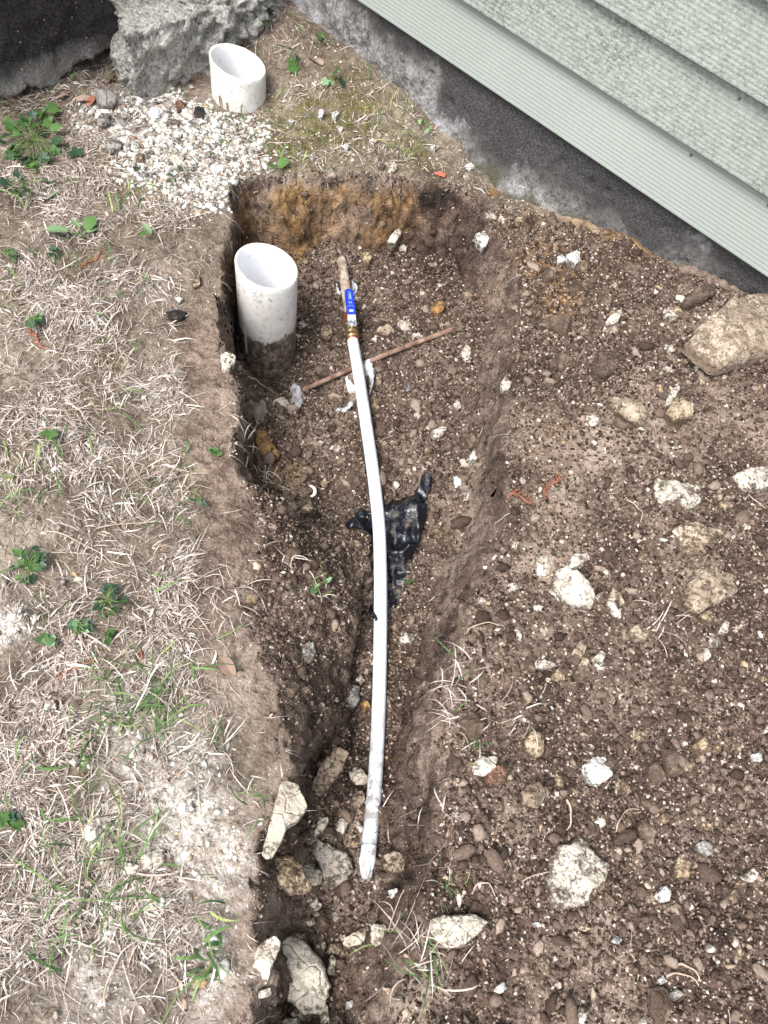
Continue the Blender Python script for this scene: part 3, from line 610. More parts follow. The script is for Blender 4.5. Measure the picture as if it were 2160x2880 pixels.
# ragged crushed end
E0 = PP[-1]; et = PP[-1]-PP[-4]; et /= np.linalg.norm(et)
nn = 24; th = np.linspace(0, 2*np.pi, nn, endpoint=False); rows = []
side = np.cross(et, [0, 0, 1]); side /= np.linalg.norm(side); upv = np.cross(side, et)
for k, (q, sx, sy) in enumerate([(0, .0111, .0111), (.012, .0112, .0105), (.022, .0105, .008), (.030, .0088, .006), (.038, .0072, .0045), (.044, .0052, .0035)]):
    jt = (.0012*k*.5)*rng.normal(size=nn)
    rows.append(E0+et*(q-.0003)+np.stack([side*math.cos(a)*(sx+j)+upv*math.sin(a)*(sy+j) for a, j in zip(th, jt)]))
V6 = np.array(rows).reshape(-1, 3); mesh_np('ragged_end', V6-L0, grid_faces(6, nn, True).tolist()+[list(range(5*nn, 6*nn))[::-1]], WP, wl0)
# printing along the tube
pm = []; pf4 = []
for k in range(34):
    if k in (12, 13, 14, 15, 22): continue
    s = 5 + k*.45; i = int(s); fr = s-i; c0 = PP[i]*(1-fr)+PP[i+1]*fr; tt = PP[i+1]-PP[i]; tt /= np.linalg.norm(tt)
    sd_ = np.cross(tt, [0, 0, 1]); sd_ /= np.linalg.norm(sd_)
    if sd_ @ cr < 0: sd_ = -sd_
    u_ = np.cross(tt, sd_); u_ = u_ if u_[2] > 0 else -u_
    nrm = lambda a: c0+(sd_*math.sin(a)+u_*math.cos(a))*.01125
    a1, a2 = .62, .62+.25*(.5+.5*random.random()); l_ = .0022*(.5+random.random())
    q = len(pm); pm += [nrm(a1), nrm(a2), nrm(a2)+tt*l_, nrm(a1)+tt*l_]; pf4.append([q, q+1, q+2, q+3])
mesh_np('printed_lettering', np.array(pm)-L0, pf4, M('grey_ink', .6).col((.22, .27, .36)).m, wl0, smooth=False)
# valve, built in its own frame: u along the line towards the old stub, s sideways, z up
ua = G(984, 900, -.15)-G(992, 957, -.150); ua /= np.linalg.norm(ua); us = np.cross(ua, [0, 0, 1.]); uz = np.array([0, 0, 1.])
VK = .72
def LF(u, s, z): return (ua*u+us*s+uz*z)*VK
def lathe(prof, seg=24, hexed=()):
    P = []
    for k, (u, r) in enumerate(prof):
        for a in np.linspace(0, 2*np.pi, seg, endpoint=False):
            rr = r
            if k in hexed: rr = r/math.cos(((a+.5) % (math.pi/4))-math.pi/8)*.94
            P.append(LF(u, rr*math.cos(a), rr*math.sin(a)))
    return np.array(P), grid_faces(len(prof), seg, True).tolist()+[list(range(seg)), list(range((len(prof)-1)*seg, len(prof)*seg))[::-1]]
V7, F7 = lathe([(-.004, .0158), (-.004, .0164), (.008, .0164), (.008, .0158)]); mesh_np('copper_ring', V7, F7, COPPER, wl0)
V7, F7 = lathe([(.005, .0150), (.006, .0190), (.017, .0193), (.018, .0170), (.020, .0170), (.024, .0185), (.043, .0185), (.047, .0165), (.049, .0165), (.050, .0190), (.062, .0188), (.063, .014)], 32, (1, 2, 9, 10))
vb = mesh_np('valve_body', V7, F7, BRASS, wl0)
V7, F7 = tube([LF(.034, 0, .014), LF(.034, 0, .026)], .0056, 16); mesh_np('stem', V7, F7, BRASS, vb)
V7, F7 = tube([LF(.034, 0, .026), LF(.034, 0, .034)], .0060, 6); mesh_np('nut', V7, F7, ZINC, vb)
V7, F7 = tube([LF(.034, 0, .034), LF(.034, 0, .038)], .0028, 12); mesh_np('stud', V7, F7, ZINC, vb)
# handle: a channel-shaped lever, plate first, then the blue grip
def slabpath(pts, wid, thk, rnd_end=False):
    V = []; F = []
    for k, (u, z, wd) in enumerate(pts):
        V += [LF(u, -wd, z), LF(u, wd, z), LF(u, wd, z+thk), LF(u, -wd, z+thk)]
    for k in range(len(pts)-1):
        a = k*4
        for q in range(4): F.append([a+q, a+(q+1) % 4, a+4+(q+1) % 4, a+4+q])
    F += [[3, 2, 1, 0], [len(V)-4, len(V)-3, len(V)-2, len(V)-1]]
    return np.array(V), F
hp = [(.024, .0290, .0075), (.026, .0290, .0100), (.045, .0290, .0100), (.055, .033, .0095), (.066, .037, .0095), (.13, .040, .0095)]
V7, F7 = slabpath(hp, .01, .0022); hd = mesh_np('handle', V7, F7, ZINC, wl0, smooth=False)
for s_ in (-1, 1):
    V7 = []; F7 = []
    for (u, z, wd) in hp[1:]:
        V7 += [LF(u, s_*(wd+.0002), z-.006), LF(u, s_*(wd+.002), z-.006), LF(u, s_*(wd+.002), z+.002), LF(u, s_*(wd+.0002), z+.002)]
    F7 = [[k*4+q, k*4+(q+1) % 4, k*4+4+(q+1) % 4, k*4+4+q] for k in range(len(hp)-2) for q in range(4)] + [[3, 2, 1, 0], [len(V7)-4, len(V7)-3, len(V7)-2, len(V7)-1]]
    mesh_np('handle_flange', np.array(V7), F7, ZINC, hd, smooth=False)
gp = [(.060, .0335, .0108), (.062, .0325, .0118), (.070, .0345, .0120), (.10, .0368, .0120), (.132, .0382, .0120), (.138, .0385, .0112), (.142, .0387, .0095), (.1455, .039, .006), (.1465, .0392, .002)]
V7, F7 = slabpath(gp, .01, .0078); gr = mesh_np('grip', V7, F7, blue, hd, smooth=False)
bv = gr.modifiers.new('b', 'BEVEL'); bv.width = .0011; bv.segments = 3
# raised moulded marks on the grip: worn letters across it, an arc, a square
def marks():
    V = []; F = []
    def bar(u0, s0, u1, s1, wd=.0007):
        a = np.array([u0, s0]); b = np.array([u1, s1]); d = (b-a)/np.linalg.norm(b-a); p = np.array([-d[1], d[0]])*wd; q = len(V)
        for pt in (a-p, b-p, b+p, a+p):
            zt = np.interp(pt[0], [x[0] for x in gp], [x[1] for x in gp])+.0078
            V.append(LF(pt[0], pt[1], zt+.0003))
        F.append([q, q+1, q+2, q+3])
    B = -.0035; T = .0035                     # letters run along u, their tops to one side
    def letter(u, ch):
        w_ = .0042
        seg = {'T': [((0, T), (w_, T)), ((w_/2, B), (w_/2, T))], 'I': [((w_/2, B), (w_/2, T))], 'E': [((0, B), (0, T)), ((0, T), (w_, T)), ((0, 0), (w_*.8, 0)), ((0, B), (w_, B))],
               'M': [((0, B), (0, T)), ((0, T), (w_/2, 0)), ((w_/2, 0), (w_, T)), ((w_, T), (w_, B))], 'R': [((0, B), (0, T)), ((0, T), (w_, T*.6)), ((w_, T*.6), (0, 0)), ((0, 0), (w_, B))]}[ch]
        for (x0, y0), (x1, y1) in seg: bar(u-x0, y0+.001, u-x1, y1+.001)
    for k, ch in enumerate('ITMRE'): letter(.1375-k*.0062, ch)
    for dy in (-.0028, .0028):
        bar(.100, dy-.0018, .100, dy+.0018); bar(.0975, dy-.0018, .0975, dy+.0018); bar(.095, dy-.0012, .095, dy+.0018)
    ar = [(.082+.005*math.sin(t), .0085*math.cos(t)) for t in np.linspace(.15, math.pi-.15, 9)]
    for p, q in zip(ar[:-1], ar[1:]): bar(p[0], p[1], q[0], q[1], .0005)
    for k in range(5): bar(.0665+k*.0016, -.006, .0665+k*.0016, .006, .00075)
    return np.array(V), F
V7, F7 = marks(); mesh_np('moulded_lettering', V7, F7, bluel, gr, smooth=False)
# old stub running back under the grip and into the soil
sb = [LF(.060, 0, 0)+L0]; tip = hit(962, 733)+np.array([0, 0, .004]); q1 = G(975, 812, -.150)
stub = catmull([sb[0], sb[0]+ua*.03, .5*(sb[0]+ua*.03)+.5*(G(972, 800, -.150)), G(966, 765, -.148), G(961, 733, -.150), G(957, 718, -.175)], 6)
rad = np.interp(np.linspace(0, 1, len(stub)), [0, .15, .35, .5, .8, 1], [.0090, .0092, .0098, .0105, .0100, .009])*(1+.06*np.array([vnoise(np.array([k*.8]), np.array([1.]))[0] for k in range(len(stub))]))
V7, F7 = tube(stub, rad, 20); mesh_np('old_pipe_stub', V7-L0, F7, oldm.m, wl0)
V7, F7 = lathe([(.062, .014), (.063, .0175), (.074, .0185), (.092, .0175), (.094, .013)], 24); rustm = M('rust', .9); rustm.col(rustm.ramp(rustm.noise(90, 4), [(.3, (.06, .018, .010)), (.7, (.20, .07, .035))]))
mesh_np('rusty_coupling', V7, F7, rustm.m, wl0)

# rusty rod under the tube
ra = hit(852, 1097); rb = hit(1292, 920); mid = [hit(a, b) for a, b in ((960, 1062), (1060, 1015), (1180, 965))]
rz = lambda p, dz: np.array([p[0], p[1], p[2]+dz])
tr_ = np.linspace(0, 1, 15); rpx = [(852+440*t, 1097-177*t-6*math.sin(3.1*t)) for t in tr_]
rzs = np.array([hit(a, b)[2] for a, b in rpx])+.006
for _ in range(30): rzs = np.maximum(rzs, np.concatenate([[rzs[0]], .5*(rzs[:-2]+rzs[2:]), [rzs[-1]]]))
zrod = [G(a, b, q) for (a, b), q in zip(rpx, rzs)]
rp = catmull(zrod, 4); rr = .0050+.0006*np.array([vnoise(np.array([k*.9]), np.array([2.]))[0] for k in range(len(rp))])
rodm = M('rusty_iron', .95); rodm.col(rodm.ramp(rodm.noise(45, 5, .7), [(.34, (.10, .058, .040)), (.5, (.22, .14, .105)), (.62, (.31, .22, .175)), (.74, (.45, .19, .07))])); rodm.bump(rodm.noise(220, 4), .9, .002)
V7, F7 = tube(rp, rr, 12); rod = mesh_np('rusty_rod', V7, F7, rodm.m); tag(recenter(rod), 'thin rusty iron rod lying across the hole under the white tube', 'rod')

# ------------------------------------------------------------------ stones
def star_outline(pts, n):
    c = pts.mean(0); d = pts-c; out = []
    for a in np.linspace(-np.pi, np.pi, n, endpoint=False):
        dr = np.array([math.cos(a), math.sin(a)]); best = 0
        for i in range(len(d)):
            p = d[i]; e = d[(i+1) % len(d)]-p; den = dr[0]*e[1]-dr[1]*e[0]
            if abs(den) < 1e-12: continue
            t = (p[0]*e[1]-p[1]*e[0])/den; s = (p[0]*dr[1]-p[1]*dr[0])/den
            if t > 0 and -1e-6 <= s <= 1+1e-6: best = max(best, t)
        out.append(best)
    return c, np.array(out)
def rock_mesh(name, c, rad, zc, h, mat, seed, sink=.3, facets=4, flat=.5, rough=1.):
    n = len(rad); rs = np.random.default_rng(seed); size = rad.mean(); th = np.linspace(-np.pi, np.pi, n, endpoint=False)
    rad = rad*(1+.05*rough*rs.normal(size=n)*.7)
    pl = [(rs.uniform(0, 2*np.pi), rs.uniform(.2, .8), rs.uniform(.88, 1.15)) for _ in range(facets)]
    rings = [0., .3, .55, .75, .89, .97, 1.0]; V = [[0, 0, 0]]; R = [0]
    for q in rings[1:]: V += [[rad[k]*q*math.cos(th[k]), rad[k]*q*math.sin(th[k]), 0] for k in range(n)]; R += [q]*n
    V = np.array(V); R = np.array(R); rel = V[:, :2]/size
    z = h*(1-R**(2+4*flat))**.6*.72+.28*h
    for a, s, o in pl: z = np.minimum(z, h*(o-s*(rel[:, 0]*math.cos(a)+rel[:, 1]*math.sin(a)))+0*z)
    z = np.maximum(z, .22*h)
    V[:, 2] = z
    dn = np.stack([fb3(V/size*2.2+seed, 3, seed), fb3(V/size*2.2+seed, 3, seed+3), fb3(V/size*2.2+seed, 3, seed+6)], 1)*size*.16*rough
    dn += np.stack([fb3(V*160+seed, 2, seed+9)]*3, 1)*np.array([.3, .3, 1])*.0035*rough
    V = V+dn
    low = []
    for q, zz_ in ((1.02, -.05*h), (.95, -sink*h-.01)): low += [[rad[k]*q*math.cos(th[k]), rad[k]*q*math.sin(th[k]), zz_] for k in range(n)]
    V = np.vstack([V, low]); Fa = [[0, 1+k, 1+(k+1) % n] for k in range(n)]
    for r_ in range(len(rings)-2+2):
        a = 1+r_*n; Fa += [[a+k, a+n+k, a+n+(k+1) % n, a+(k+1) % n] for k in range(n)]
    a = 1+(len(rings)-2+2)*n; Fa.append([a+k for k in range(n)])
    o = mesh_np(name, V, Fa, mat); o.location = (c[0], c[1], zc); return o
SEED = [1000]
def rock(o, pts, m, label, name='stone', hf=.42, cat='stone', group=None, dz=0., n=28, rough=1., flat=1.0, facets=6):
    p = Z(o, pts); cpx = p.mean(0); c3 = hit(*cpx); w_ = np.ptp(p[:, 0])/F*np.linalg.norm(c3-CAM); h_ = np.ptp(p[:, 1])/F*np.linalg.norm(c3-CAM)
    h = hf*min(w_, h_)*1.0; zc = float(np.percentile([ht(*c3[:2])]+[hit(*(cpx+(q-cpx)*.7))[2] for q in p], 65))+.14*h+.003+dz
    p = p.mean(0)+(p-p.mean(0))*1.07; W3 = G(p[:, 0], p[:, 1], zc+.45*h)[:, :2]; cc, rad = star_outline(W3, n); SEED[0] += 13
    ob = rock_mesh(name, cc, rad, zc, h, RM[m], SEED[0], rough=rough, flat=flat, facets=facets)
    if n < 30: ob.data.polygons.foreach_set('use_smooth', np.zeros(len(ob.data.polygons), bool))
    return tag(ob, label, cat, group)
B = lambda *a: a
ROCKS = [
 (z8, [(770,550),(740,600),(722,700),(740,790),(770,825),(885,800),(890,740),(960,690),(965,640),(905,600),(900,560),(855,515),(810,545)], 'Q', 'large cream limestone block half buried in the loose earth, speckled with soil', .16),
 (z8, [(195,880),(260,855),(400,850),(445,885),(400,935),(350,975),(295,990),(245,970),(215,935)], 'Q', 'long cream stone with brown mud stripes beside the grass tuft on the trench rim', .4),
 (z8, [(870,205),(910,170),(955,165),(985,245),(940,280),(895,275)], 'W', 'bright white five-sided stone alone on the dark loose earth', .4),
 (z8, [(610,90),(640,50),(690,70),(690,160),(655,165),(615,125)], 'T', 'yellowish speckled stone just above the mud-coated round lump', .5),
 (z8, [(385,200),(420,165),(490,165),(480,210),(440,243),(395,235)], 'P', 'cream stone touching a reddish brown stone under a green grass sprig', .5),
 (z8, [(450,240),(490,205),(530,220),(530,270),(495,290),(450,270)], 'R', 'reddish brown stone touching the cream stone beside the trench', .5),
 (z8, [(590,320),(640,280),(690,290),(705,350),(660,385),(610,370)], 'B', 'round lump of stone coated in brown mud with one white spot', .55),
 (z8, [(1255,640),(1290,575),(1320,630),(1315,690),(1260,685)], 'T', 'tan upright lozenge-shaped stone with a dry stalk at its tip', .45),
 (z8, [(1340,560),(1380,530),(1415,545),(1415,585),(1390,598)], 'G', 'grey angular stone beside the tan lozenge-shaped stone', .5),
 (z8, [(1185,760),(1210,725),(1240,740),(1225,790),(1185,800)], 'W', 'greyish white pointed stone below the tan lozenge-shaped stone', .45),
 (z8, [(1325,120),(1375,90),(1415,100),(1410,140),(1370,160)], 'T', 'flat tan stone with dark specks near the right side of the heap', .3),
 (z8, [(1595,155),(1635,145),(1630,185),(1595,185)], 'W', 'small square white stone at the right edge of the heap', .5),
 (z8, [(1490,765),(1530,710),(1575,720),(1545,770),(1500,788)], 'T', 'pale orange flat stone sunk in the earth near the right edge', .2),
 (z8, [(1550,680),(1600,650),(1625,680),(1590,708)], 'P', 'pinkish stone touching the pale orange flat stone', .25),
 (z8, [(475,1175),(515,1140),(535,1165),(500,1190)], 'W', 'small white stone near the bottom, right of the dry grass', .5),
 (z8, [(810,1295),(850,1245),(880,1280),(850,1330)], 'P', 'pale stone cut by the bottom edge of the photo', .4),
 (z8, [(1230,1190),(1265,1170),(1295,1190),(1260,1225)], 'G', 'rounded mottled grey stone in the lower right earth', .5),
 (z8, [(738,230),(770,220),(776,290),(745,296)], 'T', 'narrow tan stone left of the bright white five-sided stone', .45),
 (z8, [(1185,430),(1215,405),(1245,420),(1225,455)], 'T', 'flat tan triangular stone above the tan lozenge-shaped stone', .35),
 (z8, [(1185,1130),(1205,1110),(1222,1140),(1195,1150)], 'W', 'small white stone beside two dry twigs', .5),
 (z8, [(20,745),(55,735),(62,765),(30,778)], 'W', 'small white stone on the trench bottom below the tube end', .5),
 (z8, [(0,590),(60,570),(92,620),(85,660),(40,668),(0,650)], 'B', 'brown knobbly stone right of the ragged tube end', .55),
 (z8, [(640,890),(655,878),(690,893),(670,906)], 'W', 'small white oval stone below the large cream block', .4),
 (z8, [(985,965),(1010,940),(1030,955),(1015,975)], 'W', 'small white angular stone right of the large cream block, lower down', .5),
 (z8, [(1395,1010),(1400,970),(1440,985),(1430,1012)], 'P', 'pale tan wedge-shaped stone left of the dark hollow', .45),
 (z8, [(740,1150),(755,1140),(775,1160),(755,1170)], 'P', 'tiny pale stone in the open lower earth', .45),
 (z6, [(745,520),(760,460),(790,455),(880,520),(907,580),(890,620),(830,610),(770,560)], 'P', 'large pinkish white stone in the middle of the heap', .5),
 (z6, [(795,430),(820,400),(885,390),(890,415),(840,445),(800,457)], 'P', 'cream wedge-shaped stone just above the large pinkish white stone', .5),
 (z6, [(1310,600),(1330,510),(1370,460),(1440,445),(1500,480),(1530,540),(1460,600),(1420,612),(1380,640),(1330,630)], 'B', 'large round stone half buried under crumbs on the right of the heap', .3),
 (z6, [(1175,80),(1240,75),(1290,90),(1365,100),(1355,170),(1310,215),(1260,185),(1195,170),(1175,130)], 'Q', 'flat pale limestone slab with a ragged lower edge near the right', .2),
 (z6, [(1250,290),(1330,260),(1450,280),(1490,292),(1400,340),(1370,380),(1310,405),(1285,340)], 'B', 'flat brown slab with pointed ends below the pale limestone slab', .14),
 (z6, [(1510,60),(1560,30),(1680,10),(1680,100),(1560,112)], 'Q', 'large pale stone cut by the right edge below the boulder', .35),
 (z6, [(1365,655),(1400,635),(1445,670),(1435,695),(1400,690)], 'T', 'tan stone below the large round half-buried stone', .45),
 (z6, [(1445,740),(1470,685),(1492,700),(1485,735)], 'P', 'pale upright stone right of the tan stone below the round one', .45),
 (z6, [(1055,730),(1090,700),(1145,720),(1130,770),(1085,775)], 'B', 'brown muddy stone partly under the dry pink roots', .4),
 (z6, [(962,605),(1005,590),(1030,665),(1000,668)], 'P', 'pale tooth-shaped stone right of the large pinkish white stone', .45),
 (z6, [(868,680),(890,668),(913,680),(900,708),(872,703)], 'T', 'small tan cube-like stone below the large pinkish white stone', .55),
 (z6, [(810,830),(850,770),(875,790),(862,850),(830,855)], 'B', 'brown stone, upper one of a close pair on the slope', .5),
 (z6, [(830,900),(860,845),(892,860),(880,920),(850,945)], 'B', 'brown speckled stone, lower one of a close pair on the slope', .5),
 (z6, [(728,920),(755,888),(787,895),(780,937),(745,942)], 'T', 'yellowish tan stone left of the brown pair on the slope', .5),
 (z6, [(903,850),(940,812),(957,835),(935,872)], 'P', 'pale pink stone right of the brown pair on the slope', .5),
 (z6, [(1378,825),(1395,800),(1415,830),(1395,857)], 'P', 'small cream stone alone on the dark right slope', .5),
 (z6, [(600,880),(680,852),(762,875),(700,888),(640,893)], 'P', 'thin pale rock edge showing through the packed soil', .3),
 (z6, [(558,750),(570,712),(590,740),(598,770)], 'P', 'pale sliver of stone set in the packed soil shelf', .4),
 (z6, [(40,90),(55,78),(67,100),(55,112)], 'P', 'small pinkish pebble near the top of the black plastic', .4),
 (z4, [(1340,530),(1370,480),(1470,400),(1500,360),(1590,340),(1690,350),(1690,570),(1580,612),(1500,632),(1440,622),(1370,580)], 'E', 'biggest boulder, tan and crusted with soil, near the foundation at the right', .27),
 (z4, [(975,790),(1010,783),(1140,850),(1142,890),(1100,902),(1020,850)], 'B', 'long brown stone lying aslant below the boulder', .5),
 (z4, [(1230,850),(1260,800),(1330,830),(1332,880),(1260,887)], 'T', 'knobbly tan lump right of the long brown slanted stone', .6),
 (z4, [(1220,820),(1240,765),(1277,738),(1272,770),(1235,828)], 'P', 'thin pale blade-like stone standing on the heap', .5),
 (z4, [(788,175),(845,163),(848,200),(825,220)], 'W', 'white square stone on the orange soil near the foundation', .4),
 (z4, [(750,185),(775,176),(782,205),(755,207)], 'W', 'small white stone left of the white square stone', .45),
 (z4, [(962,460),(1020,408),(1037,415),(1012,462),(975,477)], 'P', 'long grey-white stone lying aslant on the heap', .5),
 (z4, [(1298,372),(1340,330),(1430,288),(1442,330),(1390,372),(1310,392)], 'C', 'big brown soil clod between boulder and foundation', .5),
 (z4, [(395,90),(440,68),(457,110),(430,147),(410,122)], 'W', 'white stone stuck in the back right side of the hole', .35),
 (z4, [(18,110),(65,62),(77,80),(50,122),(25,124)], 'P', 'cream pointed stone at the foot of the orange back face', .45),
 (z4, [(203,402),(235,388),(267,395),(245,432),(210,427)], 'O', 'orange lump of clay on the hole floor', .5),
 (z4, [(333,600),(360,563),(377,600),(355,637)], 'P', 'cream stone with dark pits near the end of the rusty rod', .4),
 (z4, [(508,730),(530,693),(552,730),(540,760),(515,757)], 'P', 'cream stone in the right side of the hole, below the rod', .4),
 (z4, [(83,740),(115,735),(124,760),(95,772)], 'G', 'bluish grey pebble right of the white tube', .5),
 (z4, [(208,942),(255,918),(277,930),(250,962),(220,967)], 'P', 'pale rounded stone in the middle of the hole floor', .45),
 (z4, [(358,1065),(390,1018),(412,1030),(400,1062)], 'W', 'white slanted stone on the right of the hole floor', .4),
 (z4, [(908,660),(940,613),(990,618),(1003,670),(960,702)], 'C', 'crumbly brown clod beside green moss on the heap', .6),
 (z4, [(545,1070),(570,1058),(592,1075),(570,1094)], 'T', 'tan pebble on the packed soil shoulder', .5),
 (z4, [(130,870),(150,850),(160,880),(140,890)], 'P', 'small pale stone right of the tube above the black plastic', .45),
 (z7, [(1195,1010),(1255,952),(1345,1000),(1385,1060),(1417,1150),(1407,1220),(1380,1268),(1320,1272),(1240,1200),(1188,1120)], 'P', 'largest oval cream rock lying on the trench bottom', .42),
 (z7, [(1165,955),(1200,950),(1208,1000),(1172,1080),(1150,1145),(1138,1150),(1128,1105),(1098,1070),(1110,1000)], 'P', 'pinkish cream stone wedged left of the largest oval rock', .4),
 (z7, [(1308,525),(1350,510),(1430,553),(1500,588),(1529,640),(1500,692),(1430,732),(1400,712),(1395,670),(1365,600),(1330,570)], 'Q', 'flat cream stone blotched with wet soil left of the tube end', .22),
 (z7, [(1118,660),(1180,598),(1240,588),(1290,618),(1320,690),(1352,720),(1330,747),(1250,757),(1200,722),(1130,692)], 'T', 'tan ridged stone against the left side of the trench', .5),
 (z7, [(1310,640),(1350,628),(1397,670),(1385,712),(1350,722),(1320,687)], 'P', 'pale grey stone between the tan ridged and the blotched flat stone', .5),
 (z7, [(1345,292),(1390,200),(1460,118),(1507,150),(1472,230),(1442,270),(1400,322),(1360,317)], 'B', 'long brown stone standing in the trench left of the tube', .5),
 (z7, [(1513,235),(1555,218),(1592,250),(1587,280),(1540,287),(1520,265)], 'P', 'cream stone beside the tube, right of the long brown stone', .45),
 (z7, [(358,490),(390,438),(460,423),(487,470),(450,512),(400,532),(365,512)], 'P', 'large cream stone on the lawn', .5),
 (z7, [(373,545),(440,518),(447,560),(400,574)], 'P', 'cream stone tucked under the large cream stone on the lawn', .5),
 (z7, [(608,600),(660,568),(712,570),(707,625),(660,647),(620,652)], 'P', 'flat yellowish cream stone in the lawn by the chalky patch', .4),
 (z7, [(528,650),(560,623),(597,640),(582,672),(540,677)], 'P', 'rounded cream stone left of the flat yellowish stone', .5),
 (z7, [(678,790),(695,766),(713,785),(706,817),(690,814)], 'W', 'small white oval stone on the chalky patch', .5),
 (z7, [(1358,495),(1380,428),(1422,435),(1402,480),(1370,507)], 'P', 'pale pink stone above the blotched flat stone', .45),
 (z7, [(1443,470),(1475,428),(1502,455),(1482,502)], 'P', 'pale triangular stone left of the tube', .45),
 (z7, [(1533,460),(1550,443),(1575,480),(1558,497)], 'P', 'white sliver of stone leaning against the tube', .45),
 (z7, [(1523,340),(1560,308),(1577,350),(1552,392),(1525,382)], 'B', 'brown stone touching the left of the tube', .55),
 (z7, [(1318,877),(1355,863),(1364,885),(1340,899)], 'P', 'small cream stone in dark soil under the blotched flat stone', .5),
 (z7, [(1112,1182),(1165,1163),(1168,1200),(1120,1212)], 'P', 'small pale block left of the oval rock\'s lower end', .5),
 (z7, [(1138,1290),(1165,1238),(1172,1265),(1150,1312)], 'T', 'tan sliver of stone in the lower left of the trench', .5),
 (z7, [(1413,1090),(1430,1023),(1450,1035),(1442,1112)], 'P', 'narrow pale stone right of the largest oval rock', .5),
 (z7, [(1253,1282),(1280,1253),(1347,1280),(1342,1302),(1290,1307)], 'G', 'bluish grey stone under the lower end of the largest oval rock', .4),
 (z7, [(1185,1335),(1230,1298),(1280,1298),(1312,1335)], 'P', 'pale flat stone at the bottom edge under the oval rock', .35),
 (z7, [(1385,1240),(1415,1240),(1422,1335),(1388,1335)], 'P', 'narrow white-speckled stone at the bottom edge right of the oval rock', .4),
 (z7, [(300,190),(330,163),(347,180),(320,212)], 'P', 'pale mottled stone on the lawn by the bare soil', .5),
 (z7, [(603,140),(615,128),(627,150),(615,167)], 'W', 'small white stone in the lawn below the grass clump', .5),
 (z7, [(788,322),(830,303),(832,330),(795,347)], 'P', 'flat cream stone at the top of the chalky patch', .35),
 (z7, [(98,535),(150,523),(162,560),(110,567)], 'P', 'pale flat stone in the straw at the left edge', .25),
 (z7, [(640,430),(665,415),(680,440),(655,460)], 'P', 'cream stone in the upper chalky patch', .45),
 (z7, [(800,385),(825,365),(840,395),(815,405)], 'W', 'white stone in the upper right chalky patch', .45),
 (zb, [(1195,345),(1320,345),(1335,400),(1330,530),(1250,552),(1195,520)], 'X', 'smooth grey-cream squared stone, right one of a flat pair', .3),
 (zb, [(918,540),(940,480),(1050,410),(1100,385),(1195,400),(1190,530),(1120,550),(1040,540),(1000,560)], 'X', 'smooth grey-cream tapering stone, left one of a flat pair', .22),
 (zb, [(690,620),(705,530),(740,515),(750,560),(720,620)], 'P', 'small pale egg-shaped stone between oval rock and flat pair', .45),
 (zb, [(760,830),(800,690),(825,650),(842,700),(825,830)], 'P', 'narrow pinkish stone beside the oval rock', .45),
 (zb, [(945,1180),(955,1095),(1020,1085),(1050,1110),(990,1160)], 'W', 'small white notched stone at the bottom of the trench', .45),
 (zb, [(760,620),(790,540),(900,520),(905,600),(850,640)], 'B', 'flat brown stone below the tapering flat stone', .3),
 (zb, [(1060,1250),(1100,1190),(1200,1180),(1230,1300),(1120,1330)], 'B', 'brown muddy stone at the bottom edge of the trench', .4),
 (zb, [(1250,1010),(1290,950),(1400,960),(1440,1030),(1340,1060)], 'B', 'brown stone under green grass blades at the trench bottom', .4),
 (zb, [(540,320),(600,283),(642,290),(645,340),(590,358)], 'P', 'cream chip lying above the oval rock', .4),
 (z5, [(1303,790),(1350,780),(1364,815),(1346,864),(1305,852)], 'G', 'flat grey stone on the left slope of the trench', .3),
 (z5, [(1483,990),(1510,958),(1550,968),(1552,1030),(1520,1067),(1493,1062)], 'G', 'grey rounded stone left of the tube, lower slope', .45),
 (z5, [(188,1070),(200,1033),(235,1028),(242,1060),(225,1082)], 'P', 'cream cube-like stone on the lawn with a dark spot', .55),
 (z5, [(208,1000),(225,986),(250,995),(240,1014)], 'T', 'yellow pebble above the cream cube-like stone', .5),
 (z5, [(758,810),(775,795),(795,810),(792,830)], 'P', 'small cream triangular stone in the straw', .5),
 (z5, [(253,525),(275,498),(282,520),(268,534)], 'W', 'white chip on bare lawn soil', .45),
 (z5, [(1205,160),(1240,108),(1282,130),(1262,172),(1225,187)], 'C', 'brown clod fallen from the left side of the hole', .6),
 (z5, [(1273,180),(1340,163),(1352,200),(1310,222),(1280,207)], 'T', 'crumbly tan lump right of the fallen brown clod', .4),
 (z5, [(1535,940),(1555,923),(1577,940),(1560,960)], 'P', 'pinkish pebble left of the tube above the grey rounded stone', .5),
 (z5, [(1383,90),(1405,68),(1422,85),(1407,112)], 'T', 'tan pebble on the trench slope near the white curl', .5),
 (z5, [(63,645),(85,628),(99,640),(80,660)], 'W', 'white rounded pebble near the left edge of the lawn', .5),
 (z5, [(1555,1040),(1590,1030),(1605,1060),(1570,1080)], 'O', 'orange brown pebble beside the tube', .5),
 (z1, [(413,400),(420,363),(455,358),(502,430),(450,452),(418,442)], 'G', 'grey angular stone between the dark wall and the concrete lump', .5),
 (z1, [(758,440),(780,426),(807,445),(790,472),(765,470)], 'R', 'terracotta fragment in the white gravel left of the short pipe', .4),
 (z1, [(838,490),(845,463),(882,468),(876,507)], 'K', 'black lump beside the short white pipe', .5),
 (z1, [(638,490),(650,458),(702,480),(680,502)], 'L', 'lilac-grey stone in the white gravel', .4),
 (z1, [(410,520),(440,485),(475,490),(470,525),(430,540)], 'G', 'grey stone at the left edge of the white gravel', .4),
 (z1, [(455,640),(480,600),(525,605),(520,640),(480,655)], 'G', 'pale grey flat stone below the left edge of the gravel', .3),
 (z1, [(785,480),(815,465),(832,490),(815,512)], 'P', 'rounded cream stone between terracotta and black lump', .5),
